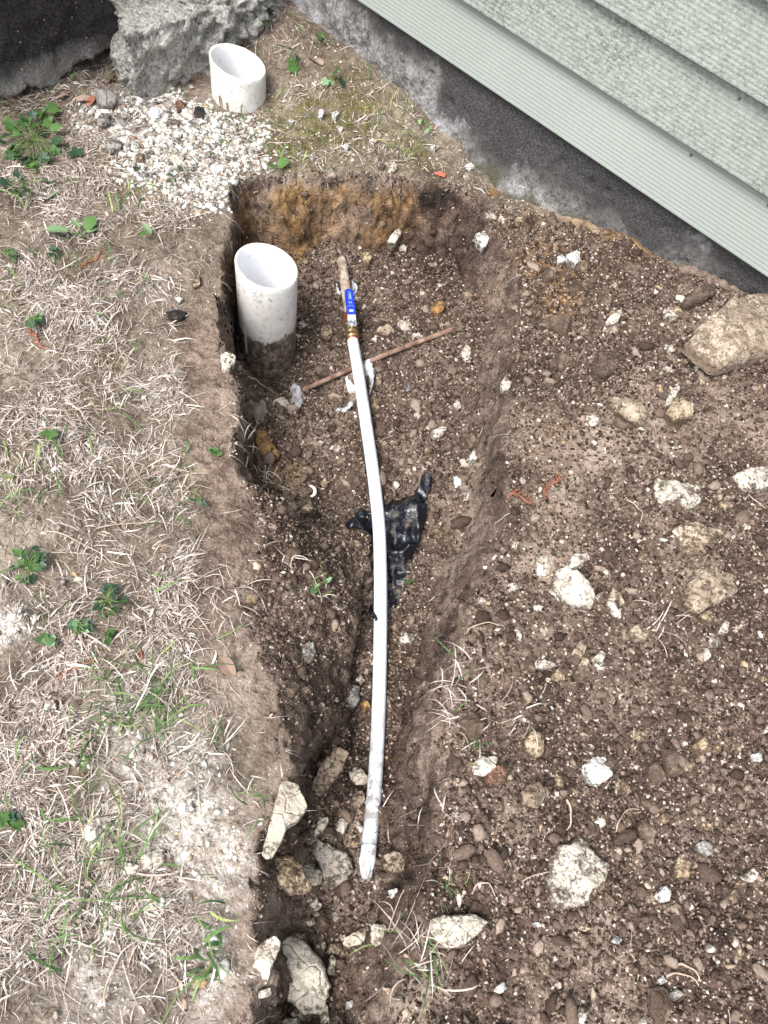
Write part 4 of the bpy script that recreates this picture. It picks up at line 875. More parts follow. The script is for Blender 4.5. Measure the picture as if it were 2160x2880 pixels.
 (z1, [(578,680),(600,655),(625,665),(615,695)], 'T', 'tan rounded stone at the lower edge of the gravel', .5),
 (z1, [(725,690),(745,668),(795,672),(790,700),(745,705)], 'P', 'pinkish long stone in the lower gravel', .45),
 (z3, [(826,290),(845,263),(866,275),(861,306),(834,314)], 'T', 'smooth tan pebble on the lawn left of the tall pipe', .45),
 (z3, [(718,425),(770,413),(807,430),(780,457),(730,452)], 'K', 'black shard in the straw left of the tall pipe', .3),
 (z3, [(755,368),(775,355),(790,368),(775,382)], 'W', 'white pebble above the black shard', .5),
 (z3, [(955,640),(958,590),(975,600),(1018,615),(1012,640),(985,670),(960,665)], 'P', 'white and rust stone set in the left side of the hole', .3),
 (z3, [(1095,985),(1110,935),(1140,930),(1170,985),(1210,1040),(1130,1040)], 'O', 'orange clay lump under the left rim of the hole', .4),
 (z3, [(175,915),(185,890),(200,900),(198,925)], 'P', 'pale pebble on bare lawn below the moss', .5),
 (z2, [(18,725),(35,698),(62,720),(40,742)], 'P', 'pale tan stone on the rim behind the hole', .4),
 (z2, [(350,715),(375,705),(392,725),(365,737)], 'W', 'bright white chip by the foundation at the hole corner', .4),
 (zr, [(400,650),(420,630),(445,650),(425,670)], 'W', 'white chip on moss right of the short pipe', .4),
 (zr, [(485,660),(500,640),(525,660),(505,678)], 'W', 'white chip right of the other mossy chip', .4),
 (zr, [(218,700),(240,688),(268,700),(250,716)], 'W', 'white flat chip on moss below the short pipe', .35),
 (zr, [(548,855),(565,837),(588,848),(575,870)], 'W', 'white round pebble above the hole\'s back rim', .5),
 (zr, [(505,745),(530,733),(552,750),(530,772)], 'P', 'pale pink stone on the bare ground behind the hole', .35),
 (zr, [(700,815),(725,803),(748,820),(725,842)], 'P', 'pale knobbly stone behind the hole', .4),
 (zr, [(748,960),(770,945),(798,960),(780,982)], 'G', 'grey stone left of the tan stone on the back rim', .4),
 (zr, [(1055,855),(1085,838),(1115,850),(1085,875)], 'P', 'pinkish flat stone near the foundation', .25),
 (zp, [(1430,500),(1450,440),(1500,410),(1535,480),(1530,560),(1470,580)], 'T', 'crumbly tan stone right of the tube below the torn plastic', .5),
 (zp, [(455,460),(560,420),(625,490),(530,592)], 'P', 'pale pointed stone in front of the tall pipe\'s foot', .5),
 (zp, [(1030,945),(1090,875),(1155,930),(1120,970)], 'P', 'pale yellow flat stone on the hole floor left of the tube', .3),
 (zp, [(915,890),(950,845),(985,880),(950,915)], 'P', 'pinkish stone left of the pale yellow flat stone', .45),
 (zp, [(890,120),(960,90),(1045,140),(1020,200),(940,190)], 'C', 'soil clod behind the rusty rod left of the tube', .6),
 (zp, [(1500,220),(1520,180),(1560,190),(1560,290),(1525,320)], 'B', 'brown upright stone right of the torn plastic', .5),
 (zv, [(880,250),(900,60),(1050,20),(1080,160),(1000,310),(920,290)], 'T', 'tan crumbly stone right of the old pipe end', .5),
 (zv, [(30,1650),(100,1560),(230,1620),(270,1750),(160,1860),(40,1800)], 'B', 'muddy brown stone left of the valve', .5),
]
for o_, pts, m, label, hf in ROCKS:
    nm = 'soil_clod' if m == 'C' else ('clay_lump' if m == 'O' else ('shard' if m == 'K' else 'stone'))
    big_ = np.ptp(np.array(pts)[:, 0])*o_[2] > 60
    rock(o_, pts, m, label, nm, hf, {'soil_clod': 'clod', 'clay_lump': 'clay'}.get(nm, 'stone'), n=44 if big_ else 22)
# pale rock slab set in the trench's left bank
rock(z7, [(1130,600),(1150,520),(1170,450),(1200,340),(1220,268),(1290,310),(1322,390),(1290,440),(1240,470),(1210,540),(1180,592)], 'X', 'pale sandy slab leaning along the left bank of the trench', 'stone', .25, n=40, dz=.03)

# ------------------------------------------------------------------ scatter helpers
ICO = None
def ico():
    t = (1+5**.5)/2
    V = np.array([(-1, t, 0), (1, t, 0), (-1, -t, 0), (1, -t, 0), (0, -1, t), (0, 1, t), (0, -1, -t), (0, 1, -t), (t, 0, -1), (t, 0, 1), (-t, 0, -1), (-t, 0, 1)], float)
    V /= np.linalg.norm(V[0])
    Fa = np.array([(0, 11, 5), (0, 5, 1), (0, 1, 7), (0, 7, 10), (0, 10, 11), (1, 5, 9), (5, 11, 4), (11, 10, 2), (10, 7, 6), (7, 1, 8), (3, 9, 4), (3, 4, 2), (3, 2, 6), (3, 6, 8), (3, 8, 9), (4, 9, 5), (2, 4, 11), (6, 2, 10), (8, 6, 7), (9, 8, 1)])
    return V, Fa
IV, IF = ico()
OV = np.array([(1, 0, 0), (-1, 0, 0), (0, 1, 0), (0, -1, 0), (0, 0, 1), (0, 0, -1)], float); OF = np.array([(0, 2, 4), (2, 1, 4), (1, 3, 4), (3, 0, 4), (2, 0, 5), (1, 2, 5), (3, 1, 5), (0, 3, 5)])
def ico2():
    V = [tuple(v) for v in IV]; Fa = []; mp = {}
    def mid(a, b):
        k = (min(a, b), max(a, b))
        if k not in mp: m = np.array(V[a])+np.array(V[b]); V.append(tuple(m/np.linalg.norm(m))); mp[k] = len(V)-1
        return mp[k]
    for a, b, c in IF:
        ab, bc, ca = mid(a, b), mid(b, c), mid(c, a); Fa += [(a, ab, ca), (ab, b, bc), (ca, bc, c), (ab, bc, ca)]
    return np.array(V), np.array(Fa)
I2V, I2F = ico2()
def bits(name, P, size, flat, mat, seed, jag=.28, octa=False, sub=False):
    """many small lumps as one mesh; P (n,3) centres, size (n,), flat = height ratio range"""
    r = np.random.default_rng(seed); n = len(P)
    A = r.normal(size=(n, 3, 3)); q, _ = np.linalg.qr(A)
    BV, BF = (OV, OF) if octa else ((I2V, I2F) if sub else (IV, IF)); m_ = len(BV)
    V = BV[None]*(1+jag*r.normal(size=(n, m_, 1)).clip(-2, 2)*.8)
    V = np.einsum('nij,nkj->nki', q, V)*np.stack([size*r.uniform(.8, 1.5, n), size*r.uniform(.55, 1.0, n), size*r.uniform(flat[0], flat[1], n)], 1)[:, None]
    a = r.uniform(0, 6.28, n); c, s = np.cos(a)[:, None], np.sin(a)[:, None]
    V = np.stack([V[..., 0]*c-V[..., 1]*s, V[..., 0]*s+V[..., 1]*c, V[..., 2]], -1)+P[:, None]
    Fa = (BF[None]+(np.arange(n)*m_)[:, None, None]).reshape(-1, 3)
    return mesh_np(name, V.reshape(-1, 3), Fa, mat, smooth=False)
def inview(x, y, z, mgx=160, mgy=160):
    u, v = proj(np.stack([x, y, z], -1)); return (u > -mgx) & (u < 2160+mgx) & (v > -mgy) & (v < 2880+mgy)
def behind_wall(x, y, m=.0): return ((np.stack([x, y], -1)-(A0+WN*(FOFF+.012+m))[:2])@WN[:2]) < 0
def cand(n, seed):
    r = np.random.default_rng(seed); x = r.uniform(-1.2, .95, n); y = r.uniform(-.2, 2.5, n); z = ht(x, y)
    k = inview(x, y, z) & ~behind_wall(x, y); return x[k], y[k], z[k]
def sel(k, *a): return [q[k] for q in a]
PIPES = [(-.5175, 1.4983), (-.3174, 1.027)]
def outpipe(x, y): return np.all([np.hypot(x-a, y-b) > .060 for a, b in PIPES], 0)

BAGP = Z(zg, [(500,390),(640,420),(800,420),(1000,320),(1180,280),(1240,180),(1290,100),(1380,180),(1380,330),(1330,430),(1320,560),(1350,600),(1280,850),(1210,1000),(1180,1200),(1100,1340),(1000,1600),(880,1800),(720,1860),(640,1720),(690,1400),(740,1000),(640,830),(560,780),(500,740),(380,770),(320,650),(400,500)])
BAGW = G(BAGP[:, 0], BAGP[:, 1], hit(*BAGP.mean(0))[2])[:, :2]
# loose earth
def tubefree(x, y):
    d = np.full(x.shape, 9.)
    for p in PP[::2]: d = np.minimum(d, np.hypot(x-p[0], y-p[1]))
    return d > .0125
x, y, z = cand(900000, 11)
pr_ = np.maximum(samp(dug, x, y), samp(inhole, x, y))*(1-.55*samp(pack_m, x, y))*np.clip(1.35-samp(slope, x, y)*.5, .15, 1)*(.5+.5*np.clip(.5+1.6*fbm(x*7, y*7, 3, 501), 0, 1))
r_ = np.random.default_rng(12).random(len(x)); x, y, z = sel((r_ < pr_*.95) & outpipe(x, y) & ~(pin(BAGW, x, y) & (r_ > .02)) & tubefree(x, y), x, y, z)
n_ = min(len(x), 108000); x, y, z = x[:n_], y[:n_], z[:n_]
rs = np.random.default_rng(13); s_ = np.clip(.00175*np.exp(rs.normal(0, .5, n_)), .0008, .0036)
tag(bits('loose_earth', np.stack([x, y, z+s_*.3], 1), s_, (.6, .95), CRUMB, 14, .30, octa=True), 'loose dark earth crumbs over the dug ground', kind='stuff')
k_ = rs.random(n_) < .045; xc, yc = x[k_], y[k_]; sc_ = np.clip(.0040*np.exp(rs.normal(0, .45, len(xc))), .003, .012)
k2 = rs.random(len(xc)) < np.clip(.0045/sc_, 0, 1)
PC = np.stack([xc, yc, ht(xc, yc)+sc_*.35], 1)[k2]; sc_ = sc_[k2]; bg_ = sc_ > .0058
tag(bits('earth_clods', PC[bg_], sc_[bg_], (.6, .9), CLOD, 15, .22, sub=True), 'knobbly lumps of earth among the crumbs', kind='stuff')
tag(bits('small_earth_clods', PC[~bg_], sc_[~bg_], (.6, .9), CLOD, 16, .24), 'small lumps of earth among the crumbs', kind='stuff')
# pale chips
x, y, z = cand(80000, 21)
pr_ = np.clip(.22*np.maximum(samp(dug, x, y), samp(inhole, x, y)) + .10*samp(turfm, x, y) + .9*samp(dust_m, x, y) + .35*(samp(turfm, x, y)*(y > 1.2)*(x > -.5)), 0, 1)
r_ = np.random.default_rng(22).random(len(x)); x, y, z = sel((r_ < pr_) & outpipe(x, y) & (samp(slope, x, y) < 2.5), x, y, z)
n_ = len(x); s_ = np.clip(.0014*np.exp(np.random.default_rng(23).normal(0, .55, n_)), .0008, .0065)
tag(bits('stone_chips', np.stack([x, y, z+s_*.3], 1), s_, (.4, .8), CHIP, 24, .34), 'tiny pale stone chips strewn over soil and lawn', kind='stuff')
# white gravel by the short pipe
GP = np.array([G(a, b, -.01)[:2] for a, b in [(270, 330), (300, 290), (345, 275), (470, 270), (540, 300), (610, 330), (690, 335), (725, 370), (720, 430), (700, 480), (655, 520), (640, 560), (560, 590), (480, 560), (430, 530), (360, 490), (370, 440), (330, 400), (270, 370)]])
x, y, z = cand(240000, 31)
gd, _ = pdist(GP, np.zeros(len(GP)), x, y); gi = pin(GP, x, y); sdg = np.where(gi, gd, -gd)
pr_ = np.clip(1.1+sdg/.05+fbm(x*22, y*22, 3, 33)*.7, 0, 1)*np.clip(1+sdg/.07, 0, 1)
r_ = np.random.default_rng(32).random(len(x)); x, y, z = sel((r_ < pr_) & outpipe(x, y) & (samp(slope, x, y) < 1.5), x, y, z)
n_ = len(x); rs = np.random.default_rng(34); s_ = np.clip(.0037*np.exp(rs.normal(0, .45, n_)), .0013, .009)
keep = rs.random(n_) < np.clip(.0032/s_, 0, 1); x, y, z, s_ = sel(keep, x, y, z, s_)
xd, yd, zd = cand(120000, 36); r_ = np.random.default_rng(37).random(len(xd)); kd_ = (r_ < 1.3*samp(dust_m, xd, yd)**1.5) & ~pin(GP, xd, yd); xd, yd, zd = sel(kd_, xd, yd, zd)
sd2 = np.clip(.0016*np.exp(rs.normal(0, .6, len(xd))), .0008, .0075)
x, y, z, s_ = (np.concatenate(q) for q in ((x, xd), (y, yd), (z, zd), (s_, sd2)))
tag(bits('white_gravel', np.stack([x, y, z+s_*.15], 1), s_, (.4, .75), GRAV, 35, .34), 'white gravel bedded by the short white pipe and chalky bits in the lawn', kind='stuff')
# single larger gravel stones and single pale pebbles (copies of a few shapes)
def proto_pebbles(k, mats, seed):
    out = []
    for i in range(k):
        rs = np.random.default_rng(seed+i); n = 12; th = np.linspace(-np.pi, np.pi, n, endpoint=False)
        rad = (1+.24*rs.normal(size=n)).clip(.6, 1.45)*np.sqrt(np.cos(th)**2+(rs.uniform(.66, .95)*np.sin(th))**2)
        ob = rock_mesh('pebble', (0, 0), rad*.009, 0, .0075, mats[i % len(mats)], seed+i, facets=7, rough=1.0); ob.data.polygons.foreach_set('use_smooth', np.zeros(len(ob.data.polygons), bool)); out.append(ob)
    return out
def place_pebbles(protos, x, y, s, name, labels, group, seed, cat='stone'):
    rs = np.random.default_rng(seed); used = set()
    for i in range(len(x)):
        k = int(rs.integers(len(protos))); p = protos[k]
        if k in used: o = p.copy(); COL.objects.link(o)
        else: o = p; used.add(k)
        o.name = name; q_ = s[i]/.009; o.scale = (q_, q_, q_*rs.uniform(.75, 1.25)); o.rotation_euler = (rs.normal()*.15, rs.normal()*.15, rs.uniform(0, 6.28))
        o.location = (x[i], y[i], float(ht(x[i], y[i]))-.0012); tag(o, labels[k], cat, group)
    for k, p in enumerate(protos):
        if k not in used: bpy.data.objects.remove(p)
x, y, z = cand(9000, 41); gd, _ = pdist(GP, np.zeros(len(GP)), x, y); gi = pin(GP, x, y); x, y = sel(gi & (gd > .01) & outpipe(x, y), x, y)
n_ = min(90, len(x)); s_ = np.random.default_rng(42).uniform(.0075, .0135, n_)
gm = [RM['W'], RM['W'], RM['G'], RM['W'], RM['G'], RM['P']]
gl = ['larger white stone lying in the white gravel']*2 + ['larger grey stone lying in the white gravel', 'larger white stone lying in the white gravel'] + ['larger grey stone lying in the white gravel', 'larger cream stone lying in the white gravel']
place_pebbles(proto_pebbles(6, gm, 600), x[:n_], y[:n_], s_, 'gravel_stone', gl, 'larger stones in the white gravel', 43)
x, y, z = cand(20000, 51)
pr_ = np.maximum(samp(dug, x, y)*1., samp(inhole, x, y)*.6)*np.clip(.4+2*fbm(x*5, y*5, 2, 52), .1, 1)
r_ = np.random.default_rng(52).random(len(x)); x, y = sel((r_ < pr_) & (samp(slope, x, y) < 1.3) & outpipe(x, y), x, y)
n_ = min(200, len(x)); s_ = np.clip(.0072*np.exp(np.random.default_rng(53).normal(0, .34, n_)), .004, .015)
pm_ = [RM['P'], RM['P'], RM['T'], RM['Q'], RM['B'], RM['T'], RM['B']]
pl_ = ['small cream pebble on the loose earth']*2 + ['small tan pebble on the loose earth', 'small soil-spotted cream pebble on the loose earth', 'small brown pebble on the loose earth', 'small tan pebble on the loose earth', 'small brown pebble on the loose earth']
place_pebbles(proto_pebbles(7, pm_, 700), x[:n_], y[:n_], s_, 'pebble', pl_, 'small pebbles on the loose earth', 54)

x, y, z = cand(9000, 56); pr_ = np.maximum(samp(dug, x, y)*.9, samp(inhole, x, y))*np.clip(.3+2.4*fbm(x*5, y*5, 2, 57), .05, 1)
r_ = np.random.default_rng(58).random(len(x)); x, y = sel((r_ < pr_) & (samp(slope, x, y) < 1.6) & outpipe(x, y) & tubefree(x, y) & ~pin(BAGW, x, y), x, y)
n_ = min(60, len(x)); s_ = np.clip(.0125*np.exp(np.random.default_rng(59).normal(0, .3, n_)), .008, .024)
place_pebbles(proto_pebbles(5, [RM['C']], 760), x[:n_], y[:n_], s_, 'soil_clod', ['rounded brown clod of earth on the dug soil']*5, 'brown clods of earth', 60, 'clod')
# ------------------------------------------------------------------ straw, grass
def blades(P0, head, L, wd, lift, curl, arch, S=4, follow=True, roll=None, seed=0):
    """ribbons: P0 (n,2) start, heading, length, half width, start height, curl (turn per length), arch (extra height at middle)"""
    n = len(P0); r = np.random.default_rng(seed); t = np.linspace(0, 1, S+1)
    hd = head[:, None]+curl[:, None]*t[None]; st_ = (L/S)[:, None]
    dx = np.cos(hd)*st_; dy = np.sin(hd)*st_
    x = P0[:, :1]+np.concatenate([np.zeros((n, 1)), np.cumsum(dx[:, :-1], 1)], 1); y = P0[:, 1:2]+np.concatenate([np.zeros((n, 1)), np.cumsum(dy[:, :-1], 1)], 1)
    zb_ = ht(x, y)
    if not follow: zb_ = np.broadcast_to(zb_[:, :1], zb_.shape)
    z = zb_+lift[:, None]+arch[:, None]*np.sin(np.pi*t)[None]
    prof = np.array([.75, 1, .95, .75, .15]) if S == 4 else np.interp(t, [0, .3, .7, 1], [.7, 1, .8, .1])
    rl = r.normal(0, .5, n) if roll is None else roll
    nx = -np.sin(hd)*np.cos(rl)[:, None]; ny = np.cos(hd)*np.cos(rl)[:, None]; nz = np.sin(rl)[:, None]+0*hd
    N = np.stack([nx, ny, nz], -1)*(wd[:, None]*prof[None])[..., None]
    C_ = np.stack([x, y, z], -1); V = np.stack([C_-N, C_+N], 2).reshape(-1, 3)
    k = np.arange(S)[None]*2+(np.arange(n)*(2*(S+1)))[:, None]
    return V, np.stack([k, k+1, k+3, k+2], -1).reshape(-1, 4)
straw_d = lambda x, y: np.clip(.10+blobs([(200, 850, 120, .5), (420, 830, 120, .6), (90, 780, 60, .7), (480, 1000, 150, .8), (330, 1020, 60, .3), (100, 1130, 80, .8), (250, 1280, 100, .6), (380, 1330, 110, .9), (120, 1390, 90, .8), (560, 1630, 130, 1.), (450, 1800, 140, 1.), (250, 1880, 120, .7), (330, 2000, 120, .8), (100, 2080, 110, 1.), (80, 2300, 130, 1.), (300, 2350, 140, 1.), (120, 2600, 140, 1.2), (330, 2600, 140, 1.), (500, 2700, 140, 1.), (560, 2380, 100, .6), (450, 2330, 80, .8), (420, 2150, 90, .6), (600, 2560, 60, .6), (430, 2480, 90, .8), (600, 1960, 70, .5), (520, 2180, 100, .6), (60, 530, 60, .6), (230, 520, 120, .5), (500, 620, 80, .5), (300, 350, 80, .5), (30, 1620, 60, .3), (220, 620, 100, .4)], x, y)*.9, 0, 1)
x, y, z = cand(900000, 61)
lawn = samp(turfm, x, y)*(x < .05)*np.clip((-samp(sd, x, y)-.012-.045*(y < .95))/.04, 0.02, 1)
cl = np.clip(.5+1.9*fbm(x*13, y*13, 3, 63), 0.05, 1.2)
pr_ = lawn*straw_d(x, y)*cl*np.clip(1.5-.55*y, .4, 1.)*2.3
r_ = np.random.default_rng(62).random(len(x)); x, y = sel((r_ < pr_*.66) & outpipe(x, y), x, y); n_ = min(len(x), 90000); x, y = x[:n_], y[:n_]
rs = np.random.default_rng(64); hd = 6.28*fbm(x*9, y*9, 2, 65)+rs.normal(0, .8, n_)+np.where(rs.random(n_) < .5, 0, np.pi)
L = np.clip(.0165*np.exp(rs.normal(0, .55, n_)), .005, .075); wd = np.clip(.0005*np.exp(rs.normal(0, .5, n_)), .0002, .0019)
V, Fa = blades(np.stack([x, y], 1), hd, L, wd, rs.uniform(.0003, .0045, n_), rs.normal(0, .42, n_), rs.uniform(0, .004, n_), S=3, seed=66)
dg = mesh_np('dry_grass', V, Fa, STRAW)
x, y, z = cand(420000, 67); lw = samp(turfm, x, y)*(x < .05)*np.clip((-samp(sd, x, y)-.01-.03*(y < .95))/.04, 0.03, 1)*np.clip(.25+straw_d(x, y), 0, 1)*np.clip(.6+1.2*fbm(x*16, y*16, 3, 68), .1, 1)
r_ = np.random.default_rng(69).random(len(x)); x, y = sel((r_ < lw*.75) & outpipe(x, y), x, y); n2_ = min(len(x), 70000); x, y = x[:n2_], y[:n2_]; rs2 = np.random.default_rng(70)
V2, F2 = blades(np.stack([x, y], 1), rs2.uniform(0, 6.28, n2_), np.clip(.009*np.exp(rs2.normal(0, .5, n2_)), .003, .03), np.clip(.00035*np.exp(rs2.normal(0, .5, n2_)), .00015, .0012), rs2.uniform(.0002, .002, n2_), rs2.normal(0, .8, n2_), rs2.uniform(0, .0015, n2_), S=2, seed=71)
tag(mesh_np('thatch', V2, F2, THATCH), 'brown broken thatch matted under the straw', kind='stuff')
tag(dg, 'dry straw-coloured grass lying over the lawn', kind='stuff')
# fine short litter and rootlets
x, y, z = cand(60000, 71); p = samp(turfm, x, y)*np.clip(-samp(sd, x, y)/.02, 0, 1)*.30 + np.maximum(samp(dug, x, y), samp(inhole, x, y))*.022
r_ = np.random.default_rng(72).random(len(x)); x, y = sel((r_ < p) & outpipe(x, y), x, y); n_ = len(x); rs = np.random.default_rng(73)
V, Fa = blades(np.stack([x, y], 1), rs.uniform(0, 6.28, n_), np.clip(.012*np.exp(rs.normal(0, .6, n_)), .004, .05), rs.uniform(.0002, .0005, n_), rs.uniform(.0005, .003, n_), rs.normal(0, 1.4, n_), rs.uniform(0, .004, n_), seed=74)
tag(mesh_np('rootlets', V, Fa, STRAW), 'fine dry rootlets and stalk bits on the soil', kind='stuff')
RV = []; RF = []; rs = np.random.default_rng(75)
for k in range(230):
    i = int(rs.integers(len(HPOLY)));
    if HPOLY[i][0] > .12 and rs.random() < .7: continue
    a_, b_ = HPOLY[i], HPOLY[(i+1) % len(HPOLY)]; p_ = a_+(b_-a_)*rs.random(); e_ = b_-a_; nin = np.array([-e_[1], e_[0]]); nin /= np.linalg.norm(nin)+1e-9
    if not pin(HPOLY, np.array([p_[0]+nin[0]*.01]), np.array([p_[1]+nin[1]*.01]))[0]: nin = -nin
    l_ = rs.uniform(.012, .05); an = math.atan2(nin[1], nin[0])+rs.normal()*.7; st0 = p_-nin*.004; z_ = float(ht(*st0))+.001; w_ = rs.uniform(.0002, .0005); q0 = len(RV)
    for t in np.linspace(0, 1, 6):
        c_ = np.array([st0[0]+math.cos(an+t*rs.normal()*.3)*l_*t*.7, st0[1]+math.sin(an)*l_*t*.7, z_-.7*l_*t*t])
        c_[2] = max(c_[2], float(ht(c_[0], c_[1]))+.001); s_n = np.array([-math.sin(an), math.cos(an), .3])*w_*(1-.6*t); RV += [c_-s_n, c_+s_n]
    RF += [[q0+2*j, q0+2*j+1, q0+2*j+3, q0+2*j+2] for j in range(5)]
tag(mesh_np('hanging_roots', np.array(RV), RF, STRAW), 'fine cut roots hanging from the rim of the hole', kind='stuff')
# sparse green blades across the lawn, and moss
x, y, z = cand(60000, 81); p = samp(turfm, x, y)*(x < .05)*np.clip(-samp(sd, x, y)/.04, 0, 1)*np.clip(fbm(x*8, y*8, 3, 82)*2.2-.1, 0, 1)*np.clip(1.1-.35*y, .2, 1)*.09
p = p + .18*samp(turfm, x, y)*blobs([(390, 1960, 110, 1.), (330, 2430, 110, 1.), (300, 2520, 90, 1.), (150, 2520, 80, .5), (60, 2290, 70, .7), (160, 2690, 60, .6), (560, 2750, 40, .6), (150, 1400, 60, .5), (60, 1390, 60, .6), (260, 1380, 50, .5), (500, 1460, 60, .4), (610, 1790, 40, .6)], x, y)
r_ = np.random.default_rng(83).random(len(x)); x, y = sel(r_ < p, x, y); n_ = len(x); rs = np.random.default_rng(84)
V, Fa = blades(np.stack([x, y], 1), rs.uniform(0, 6.28, n_), np.clip(.032*np.exp(rs.normal(0, .4, n_)), .012, .075), rs.uniform(.0006, .0017, n_), rs.uniform(.001, .010, n_), rs.normal(0, .6, n_), rs.uniform(.002, .02, n_), seed=85)
tag(mesh_np('green_grass', V, Fa, GREEN), 'sparse green grass blades growing through the straw', kind='stuff')
x, y, z = cand(90000, 91); p = samp(moss_m, x, y)*.5
r_ = np.random.default_rng(92).random(len(x)); x, y = sel((r_ < p) & outpipe(x, y), x, y); n_ = len(x); rs = np.random.default_rng(93)
V, Fa = blades(np.stack([x, y], 1), rs.uniform(0, 6.28, n_), rs.uniform(.003, .008, n_), rs.uniform(.0006, .0012, n_), rs.uniform(.0002, .002, n_), rs.normal(0, .8, n_), rs.uniform(0, .003, n_), seed=94)
tag(mesh_np('moss', V, Fa, MOSSB), 'low olive moss on the bare ground', kind='stuff')

# single tufts (things): blades that rise and droop from one root
def tuft(px, py, n, L, green, label, seed, spreadr=.012, aim=None, lean=.9, name='grass_tuft', group=None, wd=.0012):
    c = hit(px, py); rs = np.random.default_rng(seed); S = 6; t = np.linspace(0, 1, S+1); V = []; Fa = []; mi = []
    for k in range(n):
        a = rs.uniform(0, 6.28) if aim is None else rs.normal(aim[0], aim[1]); l = L*rs.uniform(.5, 1.15); el = np.clip(rs.normal(lean, .3), .15, 1.5)
        b0 = np.array([rs.normal()*spreadr, rs.normal()*spreadr]); kk = rs.normal()*.8; z_ = 0.; p = np.array([c[0]+b0[0], c[1]+b0[1], float(ht(c[0]+b0[0], c[1]+b0[1]))-.002])
        gq = rs.random() < green; w_ = wd*rs.uniform(.6, 1.5); q0 = len(V); kink = rs.integers(2, S) if not gq else -1
        e_ = math.pi/2-el*.6
        for i in range(S+1):
            ah = a+kk*t[i]; d = np.array([math.cos(ah)*math.cos(e_), math.sin(ah)*math.cos(e_), math.sin(e_)]); sdv = np.array([-math.sin(ah), math.cos(ah), rs.normal()*.3])
            ww_ = w_*np.interp(t[i], [0, .25, .7, 1], [.7, 1, .8, .12]); V += [p-sdv*ww_, p+sdv*ww_]
            p = p+d*(l/S); e_ -= rs.uniform(.15, .42) + (.9 if i == kink else 0); e_ = max(e_, -1.1)
            gz = float(ht(p[0], p[1]))+.0015
            if p[2] < gz: p[2] = gz; e_ = max(e_, 0)
        for i in range(S): Fa.append([q0+2*i, q0+2*i+1, q0+2*i+3, q0+2*i+2]); mi.append(1 if gq else 0)
    o = mesh_np(name, np.array(V), Fa, [STRAW, GREEN], midx=mi); return tag(recenter(o), label, 'grass', group)
R_ = math.radians
TUFTS = [(400, 1975, 85, .075, .75, 'thick green grass clump in the middle of the lawn', 1, .03), (310, 2440, 70, .08, .7, 'green grass clump beside the large cream lawn stone', 2, .03), (160, 2530, 35, .06, .55, 'green and dry grass clump at the lower left', 3, .03),
 (725, 1335, 22, .06, .12, 'dry uprooted grass hanging over the left rim of the hole', 4, .012), (770, 1370, 16, .05, .08, 'dry grass with roots fallen on the trench slope below the rim', 5, .014), (810, 1585, 8, .05, .0, 'small dry grass wisp on the left trench slope', 6, .008),
 (890, 1650, 16, .035, .5, 'small green and straw sprig left of the black plastic', 7, .012), (1290, 1925, 30, .06, .25, 'dry grass tuft on the right rim of the trench', 8, .016), (1275, 2035, 14, .06, .05, 'pinkish dry grass wisp below the right rim tuft', 9, .012),
 (1340, 2105, 12, .045, .6, 'short green sprig above the cream and reddish stones', 10, .01), (1165, 2665, 24, .075, .35, 'straggly dry grass hanging into the trench beside the striped cream stone', 11, .016), (1200, 2760, 26, .07, .4, 'straggly mixed grass at the bottom of the trench rim', 12, .02),
 (1085, 2325, 12, .05, .4, 'root clump with pale grass leaning on the tube end', 13, .006), (1865, 1745, 14, .055, .0, 'pinkish dry roots on the right heap', 14, .014), (1470, 2025, 12, .05, .0, 'dry orange-brown roots above the yellowish speckled stone', 15, .014),
 (590, 2680, 14, .05, .9, 'broad-bladed green grass at the lower lawn edge', 16, .012), (610, 2090, 18, .06, .45, 'yellowish green grass tuft at the trench\'s left edge', 17, .012), (1260, 2475, 10, .04, .7, 'green blades on the right trench rim below the tube end', 18, .012),
 (640, 1690, 40, .05, .03, 'flattened dry grass clump at the trench\'s left edge', 19, .03), (450, 1400, 40, .055, .3, 'dry and green grass clump in the upper lawn', 20, .03), (1430, 520, 14, .045, .3, 'dry grass wisp by the foundation at the hole corner', 21, .014), (60, 1370, 22, .05, .5, 'green grass at the left edge of the lawn', 22, .025),
 (730, 2240, 16, .05, .4, 'grass wisp with fine roots above the pale sandy slab', 23, .014), (1255, 2280, 9, .035, .0, 'thin curled dry stalks on the trench\'s right side', 24, .01)]
for a in TUFTS:
    tuft(a[0], a[1], a[2], a[3], a[4], a[5], 900+a[6], a[7], wd=.0017 if 'broad' in a[5] else .0007)

